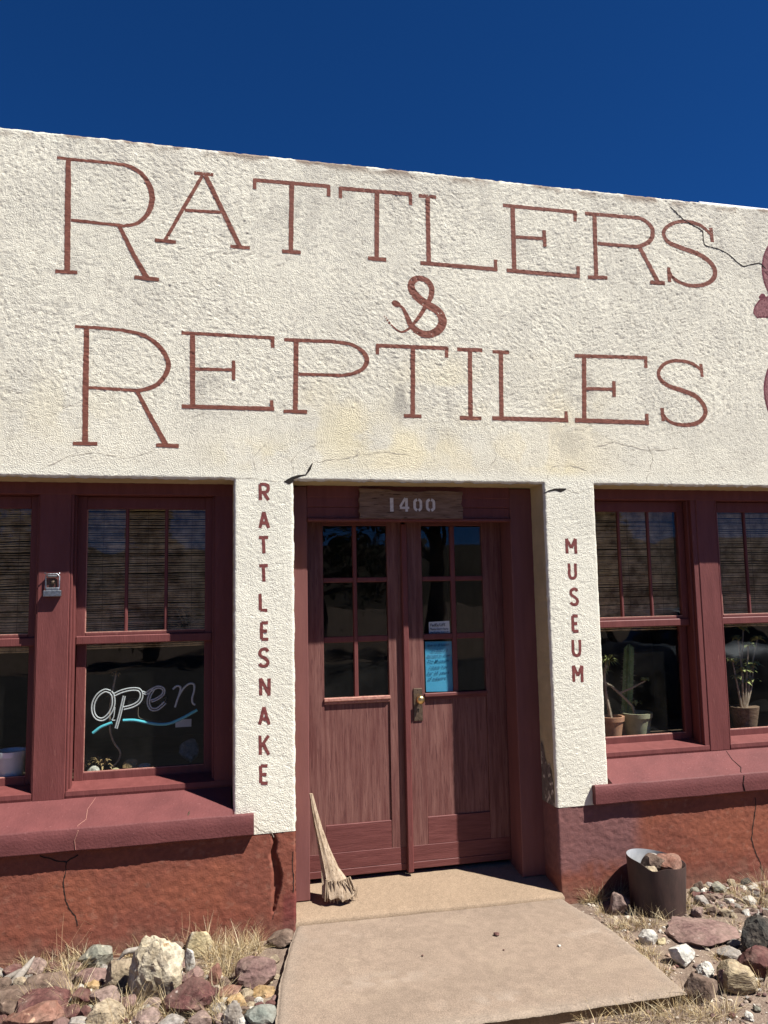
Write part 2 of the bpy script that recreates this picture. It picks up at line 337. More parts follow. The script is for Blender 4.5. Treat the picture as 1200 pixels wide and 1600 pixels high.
def wall_mesh(z0, z1, top, hfun, cfun, step=0.0055, carve=None, depth=0.24, jag=0.006):
    xs = seg([-3.2, -1.83, -1.6, P1[0], P1[1], P2[0], P2[1], 4.2, 4.42, 6.4], step)
    zk = [z0, ZL, z1] if top else [z0, z1]
    zs = np.array(sum([list(np.linspace(a, b, max(1, int(round((b-a)/step))), endpoint=False)) for a, b in zip(zk[:-1], zk[1:])], [])+[z1])
    X, Z = np.meshgrid(xs, zs, indexing='xy'); nx, nz = len(xs), len(zs)
    x, z = X.ravel(), Z.ravel()
    holes = HOLES if top else HOLES[1:2]
    ztop_hole = ZL if top else z1
    h = hfun(x, z)
    y = -h
    if carve is not None: y = y+carve(x, z)
    # roundness and raggedness at the openings
    ex = np.full(len(x), 9.0)
    for a, b in holes:
        d = np.maximum(np.maximum(a-x, x-b), np.where(z < ztop_hole, 0, z-ztop_hole) if top else 0*x)
        d = np.hypot(np.maximum(0, np.maximum(a-x, x-b)), np.maximum(0, z-ztop_hole) if top else 0*x)
        ex = np.minimum(ex, d)
    if top: ex = np.minimum(ex, np.maximum(0, z1-z))
    r = 0.016; t = np.clip((r-ex)/r, 0, 1); y = y+r*(1-np.sqrt(np.clip(1-t*t, 0, 1)))
    edge = (ex < 0.012)*(1-ex/0.012)
    jx = (fbm(P3(x, z, 25, 25), 61, 3)-0.5)*2*jag; jz = (fbm(P3(x, z, 30, 30), 62, 3)-0.5)*2*jag*1.3
    x2, z2 = x+jx*edge, z+jz*edge
    V = np.stack([x2, y, z2], 1)
    ii = np.arange(nx*nz).reshape(nz, nx)
    cx = 0.5*(xs[:-1]+xs[1:]); cz = 0.5*(zs[:-1]+zs[1:])
    CX, CZ = np.meshgrid(cx, cz); keep = np.ones(CX.shape, bool)
    for a, b in holes: keep &= ~((CX > a) & (CX < b) & (CZ < ztop_hole))
    Q = np.stack([ii[:-1, :-1], ii[:-1, 1:], ii[1:, 1:], ii[1:, :-1]], -1)[keep]
    used = np.zeros(nx*nz, bool); used[Q.ravel()] = True
    col = cfun(x, z)
    extraV, extraF, extraC = [], [], []
    base = nx*nz
    def skirt(idx, dy, shade_tint=None):
        nonlocal base
        idx = np.asarray(idx); rows = [idx]
        for k, Yd in enumerate(dy):
            v = V[idx].copy(); v[:, 0] = v[:, 0]*0.25+x[idx]*0.75; v[:, 2] = v[:, 2]*0.25+z[idx]*0.75; v[:, 1] = Yd + (0.006*(fbm(P3(v[:, 0]*9+k, v[:, 2]*9, 1.0), 71, 2)-0.5) if Yd < 0.2 else 0)
            extraV.append(v); extraC.append(col[idx]*(np.array([0.66, 0.56, 0.40]) if (top and shade_tint) else 1.0)*(0.85+0.3*fbm(P3(v[:, 0]+k*.05, v[:, 2]+k*.05, 12), 73, 3)[:, None])); rows.append(np.arange(base, base+len(idx))); base += len(idx)  # darker tan on reveals and soffits paints in their shade and ground bounce
        for a, b in zip(rows[:-1], rows[1:]): extraF.append(np.stack([a[:-1], a[1:], b[1:], b[:-1]], 1))
    kz = int(np.argmin(abs(zs-ztop_hole)))
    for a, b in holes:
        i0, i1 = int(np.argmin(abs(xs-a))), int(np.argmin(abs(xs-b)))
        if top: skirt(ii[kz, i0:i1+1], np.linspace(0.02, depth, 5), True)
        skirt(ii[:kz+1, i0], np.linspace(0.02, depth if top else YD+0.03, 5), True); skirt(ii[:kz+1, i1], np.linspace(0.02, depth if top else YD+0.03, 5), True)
    if top: skirt(ii[-1, :], [0.06, 0.15, 0.30])
    allV = np.concatenate([V]+extraV); allF = np.concatenate([Q]+extraF); allC = np.concatenate([col]+extraC)
    used = np.zeros(len(allV), bool); used[allF.ravel()] = True
    remap = np.cumsum(used)-1
    return mesh_from(allV[used], remap[allF], True, allC[used])
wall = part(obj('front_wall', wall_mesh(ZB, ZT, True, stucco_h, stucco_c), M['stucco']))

# red stucco plinth
CRK = {'pil': ([(426, 1304), (430, 1318), (426, 1335), (431, 1352), (434, 1370), (432, 1392), (430, 1408), (427, 1425)], [2, 4, 7, 9, 11, 10, 4, 1.5])}
def px2wall(pts, Y=0.0): return np.array([B(a, b, Y)[[0, 2]] for a, b in pts])
def poly_d(x, z, P, W):
    best = np.full(len(x), 9.0)
    for (a, b, wa, wb) in zip(P[:-1], P[1:], W[:-1], W[1:]):
        d = b-a; t = np.clip(((x-a[0])*d[0]+(z-a[1])*d[1])/(d@d), 0, 1)
        dd = np.hypot(x-a[0]-t*d[0], z-a[1]-t*d[1])-(wa+(wb-wa)*t)/2
        best = np.minimum(best, dd)
    return best
def plinth_carve(x, z):
    P = px2wall(CRK['pil'][0]); W = np.array(CRK['pil'][1])*0.0037
    d = poly_d(x, z, P, W); return 0.03*sm(0.006, -0.004, d)
def plinth_h(x, z):
    a = fbm(P3(x+0.3*z, z-0.2*x, 24, 30), 111, 2); b = fbm(P3(x, z, 60, 80), 121, 2); big = fbm(P3(x, z, 2.2), 141, 3)
    return 0.012*(big-0.5)+0.003*(a-0.5)+0.0042*(b-0.5)
def plinth_c(x, z):
    rust = np.array([0.232, 0.076, 0.045]); dark = np.array([0.195, 0.064, 0.042]); mauve = np.array([0.175, 0.080, 0.075])
    p = fbm(P3(x, z, 3.0, 4.0), 151, 4)[:, None]; q = fbm(P3(x, z, 14), 152, 3)[:, None]
    w = sm(0.36, 0.60, p); c = rust*(1-w)+dark*w
    ch = sm(0.68, 0.74, fbm(P3(x, z, 30, 40), 157, 4))[:, None]; c = c*(1-0.25*ch)+np.array([0.32, 0.17, 0.12])*0.25*ch
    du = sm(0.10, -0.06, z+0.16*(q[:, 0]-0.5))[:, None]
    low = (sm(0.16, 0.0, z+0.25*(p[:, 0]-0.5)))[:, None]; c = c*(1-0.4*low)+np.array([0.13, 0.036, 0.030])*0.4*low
    mv = (sm(2.63, 2.50, x+0.12*(p[:, 0]-0.5)+0.05*(z-0.3))*sm(1.9, 2.0, x)*sm(0.06, 0.20, z+0.2*(q[:, 0]-0.5)))[:, None]
    c = c*(1-mv)+mauve*mv
    rp = (sm(0.40, 0.43, x+0.02*q[:, 0])*sm(0.6, 0.5, x)*sm(0.12, 0.02, z-0.1))[:, None]; c = c*(1-0.6*rp)+np.array([0.13, 0.025, 0.03])*0.6*rp
    c = c*(1-0.35*du)+np.array([0.26, 0.17, 0.12])*0.35*du
    return c*(0.90+0.2*q)
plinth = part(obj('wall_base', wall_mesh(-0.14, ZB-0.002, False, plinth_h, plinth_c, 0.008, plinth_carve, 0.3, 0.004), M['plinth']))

# strokes of paint or cracks that follow the stucco relief
def stroke_arr(ptsXZ, W, off, hf, step=0.006, jag=0.0012, seed=1):
    P = np.asarray(ptsXZ, float); W = np.asarray(W if hasattr(W, '__len__') else [W]*len(P), float)
    L = np.concatenate([[0], np.cumsum(np.hypot(*(P[1:]-P[:-1]).T))]); n = max(2, int(L[-1]/step)+1)
    s = np.linspace(0, L[-1], n); x = np.interp(s, L, P[:, 0]); z = np.interp(s, L, P[:, 1]); w = np.interp(s, L, W)
    tx, tz = np.gradient(x), np.gradient(z); l = np.hypot(tx, tz)+1e-9; nx_, nz_ = -tz/l, tx/l
    k = max(2, int(np.max(w)/0.008)+1)+1
    tt = np.linspace(-0.5, 0.5, k)
    jl = (fbm(np.stack([s*55, 0*s+seed*3.1, 0*s], 1), 7, 3)-0.5)*4*jag; jr = (fbm(np.stack([s*55, 0*s+seed*7.7, 0*s+5], 1), 9, 3)-0.5)*4*jag
    ww = np.where(tt[None, :] < 0, (w+2*jl)[:, None], (w+2*jr)[:, None])*tt[None, :]
    X = x[:, None]+nx_[:, None]*ww; Z = z[:, None]+nz_[:, None]*ww
    Y = -(hf(X.ravel(), Z.ravel())+off).reshape(X.shape)
    V = np.stack([X, Y, Z], -1).reshape(-1, 3); ii = np.arange(n*k).reshape(n, k)
    return V, np.stack([ii[:-1, :-1], ii[1:, :-1], ii[1:, 1:], ii[:-1, 1:]], -1).reshape(-1, 4)
def painted(name, strokes, mat, parent, hf=stucco_h, off0=0.0008, doff=0.00018, jag=0.0012):
    """strokes: list of (px points, px width(s), curved?)"""
    Vs, Fs, n = [], [], 0
    for k, (pts, w, cv) in enumerate(strokes):
        pts = np.asarray(pts, float); w = np.asarray(w if hasattr(w, '__len__') else [w]*len(pts), float)
        if cv:
            q = catmull(np.column_stack([pts, w]), 8); pts, w = q[:, :2], q[:, 2]
        P = px2wall(pts); sc = np.array([np.linalg.norm(B(a+0.5, b)-B(a-0.5, b))*0.5+0.5*np.linalg.norm(B(a, b+0.5)-B(a, b-0.5)) for a, b in pts])
        V, Fq = stroke_arr(P, w*sc, off0+doff*k, hf, jag=jag, seed=k+len(Vs)+int(pts[0, 0]))
        Vs.append(V); Fs.append(Fq+n); n += len(V)
    o = obj(name, mesh_from(np.concatenate(Vs), np.concatenate(Fs), True), mat)
    return part(o, parent) if parent is not None else part(o)

def z1(pts): return [(x/2, 180+y/2) for x, y in pts]
def z2(pts): return [(600+x/2, 240+y/2) for x, y in pts]
def zA(pts): return [(580+x/8.571, 420+y/8.571) for x, y in pts]
LT = []   # big letters: list of stroke lists
def let(zf, *st):
    LT.append([(zf(p), w, c) for p, w, c in st])
let(z1, ([(178, 132), (215, 137), (300, 145), (365, 152)], 5, 0), ([(355, 151), (405, 160), (446, 187), (470, 228), (475, 268), (461, 308), (430, 337), (385, 346)], [5, 6, 7, 8, 8.5, 7.5, 6, 5], 1), ([(390, 346), (222, 327)], 5, 0),
    ([(214, 138), (212, 300), (210, 490)], [7.5, 9, 8.5], 0), ([(173, 488), (242, 492)], 6, 0), ([(373, 347), (420, 440), (460, 510)], [6, 7, 8], 0), ([(420, 506), (497, 514)], 6, 0))
let(z1, ([(607, 180), (667, 186)], 5.5, 0), ([(633, 188), (515, 392)], 5.5, 0), ([(642, 188), (750, 412)], 7, 0), ([(578, 297), (690, 304)], 5, 0), ([(484, 390), (550, 397)], 5.5, 0), ([(720, 410), (781, 415)], 5.5, 0))
let(z1, ([(792, 202), (1030, 222)], 6, 0), ([(796, 198), (796, 231)], 5.5, 0), ([(1027, 218), (1027, 254)], 5.5, 0), ([(912, 213), (909, 428)], 7, 0), ([(882, 425), (940, 429)], 6, 0))
let(z1, ([(1060, 228), (1285, 248)], 6, 0), ([(1064, 225), (1064, 260)], 5.5, 0), ([(1282, 246), (1283, 281)], 5.5, 0), ([(1178, 240), (1177, 450)], 7, 0), ([(1150, 447), (1207, 452)], 6, 0))
let(z2, ([(108, 132), (163, 136)], 5.5, 0), ([(136, 134), (140, 344)], 7, 0), ([(114, 341), (354, 362)], 6, 0), ([(350, 366), (349, 331)], 5.5, 0))
let(z2, ([(372, 161), (600, 183)], 5.5, 0), ([(597, 180), (597, 212)], 5.5, 0), ([(402, 165), (408, 364)], 7, 0), ([(412, 260), (503, 266)], 5, 0), ([(500, 239), (503, 291)], 5.5, 0), ([(384, 364), (611, 384)], 6, 0), ([(607, 388), (606, 352)], 5.5, 0))
let(z2, ([(628, 187), (775, 199)], 5.5, 0), ([(765, 198), (805, 204), (833, 226), (840, 252), (826, 277), (795, 290), (775, 291)], [5, 5.5, 6.5, 7, 6.5, 5.5, 5], 1), ([(785, 291), (668, 281)], 5, 0), ([(657, 190), (663, 386)], 6.5, 0), ([(637, 386), (698, 388)], 5.5, 0), ([(798, 292), (856, 403)], 6.5, 0), ([(831, 403), (877, 405)], 5.5, 0))
let(z2, ([(1021, 231), (1027, 276)], 5.5, 0), ([(1024, 254), (990, 225), (945, 212), (905, 217), (878, 236), (875, 257), (892, 279), (930, 295), (985, 315), (1020, 340), (1035, 366), (1029, 391), (1004, 408), (965, 413), (930, 405), (905, 390), (890, 370)], [4.5, 5, 5, 5, 5.5, 6, 6.5, 7, 7, 7, 7, 7, 6, 5.5, 5, 5, 4.5], 1), ([(889, 356), (892, 401)], 5.5, 0))
let(z1, ([(234, 660), (300, 664), (390, 672)], 5, 0), ([(380, 671), (445, 686), (497, 722), (525, 770), (519, 808), (490, 842), (448, 858), (415, 860)], [5, 6, 7, 7.5, 7.5, 7, 6, 5], 1), ([(425, 860), (278, 851)], 5, 0), ([(271, 663), (268, 850), (266, 1030)], [7.5, 9, 8.5], 0), ([(228, 1026), (305, 1027)], 6, 0), ([(428, 862), (470, 942), (520, 1032)], [6, 7, 8], 0), ([(488, 1031), (559, 1034)], 6, 0))
let(z1, ([(567, 680), (858, 697)], 5.5, 0), ([(852, 694), (852, 727)], 5.5, 0), ([(602, 683), (602, 914)], 8, 0), ([(608, 793), (732, 797)], 5, 0), ([(730, 767), (730, 827)], 5.5, 0), ([(568, 910), (857, 918)], 6.5, 0), ([(850, 924), (849, 891)], 5.5, 0))
let(z1, ([(888, 702), (1050, 708)], 5.5, 0), ([(1040, 708), (1095, 716), (1132, 738), (1146, 765), (1134, 792), (1098, 809), (1055, 814)], [5, 5.5, 6.5, 7.5, 6.5, 5.5, 5], 1), ([(1065, 813), (933, 809)], 5, 0), ([(926, 705), (923, 924)], 7.5, 0), ([(886, 925), (960, 927)], 5.5, 0))
let(z2, ([(-24, 600), (199, 609)], 6, 0), ([(-21, 596), (-21, 628)], 5.5, 0), ([(196, 606), (195, 638)], 5.5, 0), ([(90, 606), (90, 820)], 7, 0), ([(62, 819), (117, 821)], 5.5, 0))
let(z2, ([(228, 612), (307, 615)], 6, 0), ([(268, 614), (270, 826)], 7, 0), ([(236, 826), (304, 828)], 6, 0))
let(z2, ([(339, 619), (391, 621)], 5.5, 0), ([(365, 620), (367, 828)], 7, 0), ([(338, 827), (576, 833)], 6.5, 0), ([(570, 838), (569, 805)], 5.5, 0))
let(z2, ([(595, 632), (822, 638)], 5.5, 0), ([(818, 635), (818, 670)], 5.5, 0), ([(625, 634), (626, 833)], 7, 0), ([(632, 735), (720, 736)], 5, 0), ([(718, 711), (719, 760)], 5.5, 0), ([(597, 833), (828, 841)], 6.5, 0), ([(822, 845), (821, 813)], 5.5, 0))
let(z2, ([(990, 657), (994, 698)], 5.5, 0), ([(992, 677), (960, 655), (915, 647), (880, 655), (858, 680), (863, 705), (890, 727), (935, 742), (975, 760), (1000, 790), (1003, 815), (985, 838), (950, 848), (910, 845), (885, 832), (870, 813)], [4.5, 5, 5, 5, 5.5, 6, 6.5, 7, 7, 7, 7, 6.5, 6, 5, 5, 4.5], 1), ([(868, 795), (872, 836)], 5.5, 0))
for st in LT: painted('painted_letter', st, M['letter'], wall)
s = 8.571
painted('painted_ampersand', [
    (zA([(375, 488), (430, 540), (480, 640), (520, 735), (600, 825), (700, 875), (800, 875), (900, 820), (955, 720), (930, 615), (850, 535), (750, 480), (640, 400), (560, 310), (535, 220), (570, 150), (650, 125), (740, 155), (800, 230), (812, 310), (790, 400), (735, 490), (670, 600), (590, 710), (520, 790), (440, 840), (380, 842), (320, 800), (262, 748)]),
     [v/s for v in (32, 42, 60, 75, 85, 92, 100, 108, 114, 110, 104, 104, 108, 100, 95, 85, 76, 74, 74, 74, 66, 58, 54, 44, 34, 27, 25, 22, 18)], 1),
    (zA([(282, 440), (300, 452), (330, 468), (365, 482), (385, 495)]), [v/s for v in (40, 70, 88, 66, 36)], 0),
    (zA([(252, 738), (232, 712)]), 32/s, 0), (zA([(222, 700), (212, 682)]), 26/s, 0), (zA([(205, 668), (195, 655)]), 20/s, 0), (zA([(186, 643), (176, 632)]), 14/s, 0)], M['letter'], wall, jag=0.0008)
# plain block letters down the two pillars
TPL = {'R': [([(0, 0), (0, 1)], 0), ([(0, 0), (.55, 0), (.95, .08), (1, .26), (.93, .44), (.55, .52), (0, .52)], 0), ([(.42, .52), (1, 1)], 0)],
       'A': [([(0, 1), (.5, 0)], 0), ([(.5, 0), (1, 1)], 0), ([(.2, .68), (.8, .68)], 0)],
       'T': [([(-.05, 0), (1.05, 0)], 0), ([(.5, 0), (.5, 1)], 0)], 'L': [([(0, 0), (0, 1)], 0), ([(0, 1), (1, 1)], 0)],
       'E': [([(0, 0), (0, 1)], 0), ([(0, 0), (1, 0)], 0), ([(0, .5), (.85, .5)], 0), ([(0, 1), (1, 1)], 0)],
       'S': [([(1, .14), (.8, 0.01), (.45, -.01), (.08, .1), (.02, .28), (.2, .43), (.6, .53), (.92, .66), (1, .82), (.82, .97), (.45, 1.01), (.12, .97), (-.04, .86)], 1)],
       'N': [([(0, 0), (0, 1)], 0), ([(0, 0), (1, 1)], 0), ([(1, 0), (1, 1)], 0)],
       'K': [([(0, 0), (0, 1)], 0), ([(1, 0), (.05, .6)], 0), ([(.35, .42), (1, 1)], 0)],
       'M': [([(0, 0), (0, 1)], 0), ([(0, 0), (.5, .62)], 0), ([(.5, .62), (1, 0)], 0), ([(1, 0), (1, 1)], 0)],
       'U': [([(0, 0), (0, .7), (.12, .93), (.5, 1.01), (.88, .93), (1, .7), (1, 0)], 0)]}
def blockletter(ch, x0, x1, y0, y1, shear, w):
    st = []
    h = w/2
    for pts, cv in TPL[ch]:
        q = [((x0+h)+(x1-x0-w)*u+shear*(v-0.5), (y0+h)+(y1-y0-w)*v) for u, v in pts]
        st.append((q, w, cv))
    painted('painted_letter', st, M['letter2'], wall)
for ch, a, b, c, d in zip('RATTLESNAKE', (1010, 1008, 1007, 1008, 1010, 1015, 1008, 1012, 1007, 1010, 1012), (1055, 1055, 1053, 1052, 1050, 1054, 1053, 1058, 1057, 1056, 1052),
                          (60, 168, 268, 378, 488, 601, 704, 818, 930, 1042, 1160), (135, 244, 343, 453, 565, 678, 783, 898, 1012, 1130, 1240)):
    blockletter(ch, a/2.5, b/2.5, 730+c/2.5, 730+d/2.5, 0.4, 5.2)
for ch, a, b, c, d in zip('MUSEUM', (250, 261, 268, 277, 278, 281), (305, 305, 313, 316, 325, 335), (298, 414, 534, 660, 772, 893), (382, 498, 620, 746, 860, 983)):
    blockletter(ch, 800+a/3, 800+b/3, 740+c/3, 740+d/3, 1.0, 4.6)
# coiled snake mural that runs out of the frame on the right
def mur(pts, w, line):
    return painted('painted_snake_outline' if line else 'painted_snake', [(pts, w, 1)], M['mural_line' if line else 'mural'], wall, off0=0.0012 if not line else 0.0007)
body1 = [(1226, 372), (1207, 390), (1199, 420), (1207, 452), (1228, 478)]
body2 = [(1240, 545), (1214, 570), (1203, 610), (1214, 650), (1240, 680)]
lobe = [(1180, 493), (1184, 489), (1189, 485), (1197, 481), (1207, 480), (1218, 482)]
for bd, w in ((body1, [15, 15, 15, 15, 15]), (body2, [17]*5), (lobe, [6, 14, 21, 27, 30, 30])):
    mur(bd, [v+3.5 for v in w], True); mur(bd, [v-1 for v in w], False)
painted('painted_snake_outline', [([(1187, 466), (1192, 462), (1197, 470)], [5, 8, 6], 0)], M['mural_line'], wall, off0=0.0012)
# cracks
def crack(pts, w, mat='crack', parent=None, hf=stucco_h):
    painted('crack', [(pts, w, 0)], M[mat], parent or wall, hf, off0=0.0013, jag=0.0010)
def jit(pts, a=1.6, n=3):
    out = []
    for p, q in zip(pts[:-1], pts[1:]):
        out.append(p)
        for k in range(1, n): out.append((p[0]+(q[0]-p[0])*k/n+random.uniform(-a, a), p[1]+(q[1]-p[1])*k/n+random.uniform(-a, a)))
    return out+[pts[-1]]
cr = jit([(1046, 322), (1060, 336), (1073, 346), (1098, 361), (1101, 382), (1115, 387), (1137, 396), (1161, 416), (1186, 411), (1197, 420)], 1.2)
crack(cr, [0.7]+[1.5]*(len(cr)-2)+[1.0])
crack([(447, 751), (456, 748), (466, 744), (478, 742), (484, 732), (488, 724)], [1.5, 5, 4, 1.5, 4, 1])
crack([(444, 752), (452, 754), (459, 750)], [2, 6, 2])
crack([(849, 771), (858, 767), (866, 765), (876, 766), (884, 764)], [1.5, 2, 3, 6, 2])
for a in ([(365, 747), (400, 748), (440, 752)], [(488, 724), (510, 718), (540, 716), (556, 712), (560, 700)], [(556, 712), (600, 706), (640, 712)], [(884, 764), (905, 770), (928, 762)], [(855, 750), (862, 730), (890, 727), (915, 735)],
          [(760, 738), (775, 715), (772, 690)], [(930, 700), (960, 690), (1010, 705), (1060, 700)], [(500, 690), (470, 705), (455, 720), (460, 742)],
          [(420, 690), (395, 715), (400, 735)], [(60, 735), (110, 712), (160, 708), (200, 716), (240, 705)], [(1010, 752), (1020, 720), (1012, 690)], [(640, 620), (648, 650)]):
    j = jit(a, 2.2, 4); crack(j, [0.3]+[random.uniform(.3, .9) for _ in j[2:]]+[0.2], 'hair')
crack(jit([(398, 1290), (410, 1298), (425, 1300), (428, 1308)], 1), 1.0, 'hair')
def pcrack(pts, w): crack(pts, w, 'crack', plinth, lambda x, z: plinth_h(x, z))
pcrack(jit([(62, 1337), (85, 1344), (104, 1347), (122, 1336)], 1), 2.2)
pcrack(jit([(104, 1347), (102, 1365), (99, 1385), (102, 1405), (108, 1420), (118, 1432), (121, 1446)], 1.2), 1.5)
pcrack(jit([(458, 1330), (457, 1352), (459, 1375), (458, 1395)], 0.8), 1.4)
pcrack(jit([(1180, 1246), (1181, 1262), (1177, 1285), (1174, 1310), (1180, 1330), (1188, 1348), (1193, 1368)], 1.0), [1.4]*18+[0.8])
pcrack(jit([(430, 1425), (426, 1437)], 1), 1.2)
# peeled plaster low on the door reveal (faces the doorway)
pm = bmesh.new()
pts = [(0.02, 0.50), (0.03, 0.62), (0.05, 0.70), (0.075, 0.74), (0.10, 0.72), (0.13, 0.77), (0.155, 0.84), (0.185, 0.86), (0.195, 0.50)]
vv = [pm.verts.new((P2[0]-0.004-0.002*random.random(), a, b+0.01*(random.random()-.5))) for a, b in pts]; pm.faces.new(vv)
me = bpy.data.meshes.new('peel'); pm.to_mesh(me); pm.free()
part(obj('peeled_plaster', me, M['peel']), wall)
# coping, roof and the dark rooms behind the windows
part(box('coping_flashing', M['flash'], None, 3.30, 6.4, 0.03, 0.30, ZT-0.004, ZT+0.022, b=0.006))
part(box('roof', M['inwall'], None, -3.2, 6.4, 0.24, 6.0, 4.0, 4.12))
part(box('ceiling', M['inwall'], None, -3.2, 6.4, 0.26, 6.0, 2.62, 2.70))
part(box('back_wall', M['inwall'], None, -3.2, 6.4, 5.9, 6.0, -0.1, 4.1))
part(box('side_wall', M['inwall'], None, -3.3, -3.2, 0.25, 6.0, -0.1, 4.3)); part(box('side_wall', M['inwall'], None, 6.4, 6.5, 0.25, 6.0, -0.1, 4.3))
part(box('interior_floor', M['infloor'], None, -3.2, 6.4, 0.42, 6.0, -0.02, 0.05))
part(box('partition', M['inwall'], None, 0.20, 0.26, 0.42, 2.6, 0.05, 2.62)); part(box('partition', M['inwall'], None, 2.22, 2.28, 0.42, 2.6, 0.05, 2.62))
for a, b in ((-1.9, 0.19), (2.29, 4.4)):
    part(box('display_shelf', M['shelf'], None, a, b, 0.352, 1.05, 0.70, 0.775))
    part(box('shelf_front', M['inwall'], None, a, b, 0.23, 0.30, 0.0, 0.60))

# ------------------------------------------------------------------ window ledges
def ledge(x0, x1, horn0, horn1):
    n = 260; prof = [(0.26, 0.735), (0.10, 0.672), (-0.030, 0.620), (-0.037, 0.617), (-0.041, 0.611), (-0.042, 0.56), (-0.041, 0.510), (-0.036, 0.5035), (0.02, 0.502), (0.22, 0.50)]
    xs = np.linspace(x0-horn0, x1+horn1, n); V = []; ff = []
    for i, x in enumerate(xs):
        inside = x0+0.002 < x < x1-0.002
        for k, (y, z) in enumerate(prof):
            yy = y if inside else min(y, 0.012)
            zz = z if inside or k > 1 else 0.622-0.39*(yy+0.025)*0.9
            j = 0.003*(vn(np.array([[x*6, k*0.3, 3.0]]), 5)[0]-0.5)
            if k == 7 and vn(np.array([[x*48, k*0.2, 9.0]]), 8)[0] > 0.86: zz += 0.004; yy += 0.003
            V.append((x, yy+j, zz+j))
    m = len(prof)
    for i in range(n-1):
        for k in range(m): ff.append((i*m+k, i*m+(k+1) % m, (i+1)*m+(k+1) % m, (i+1)*m+k))
    ff.append(tuple(range(m-1, -1, -1))); ff.append(tuple((n-1)*m+k for k in range(m)))
    me = mesh_from(V, [tuple(f) for f in ff], True)
    try: me.set_sharp_from_angle(angle=math.radians(35))
    except Exception: pass
    return part(obj('window_ledge', me, M['ledge']))
lg1 = ledge(-1.83, P1[0], 0.1, 0.108); lg2 = ledge(P2[1], 4.42, 0.112, 0.1)
def ledge_crack(x, w, par):
    mb = MB(); P = [(x+0.06, 0.19, 0.7085), (x+0.03, 0.10, 0.674), (x+0.035, 0.02, 0.642), (x, -0.022, 0.625), (x+0.004, -0.0425, 0.604), (x-0.006, -0.0435, 0.56), (x, -0.0425, 0.512)]
    P = [Vector(p)+Vector((random.uniform(-.006, .006), 0, 0.0005)) for p in P]; mb.tube(P, [w*0.6, w*0.6, w, w, w, w*0.9, w], 5)
    part(mb.build('crack', M['crack' if w > .0018 else 'worn']), par)
ledge_crack(3.30, 0.0024, lg2); ledge_crack(-0.66, 0.0016, lg1)

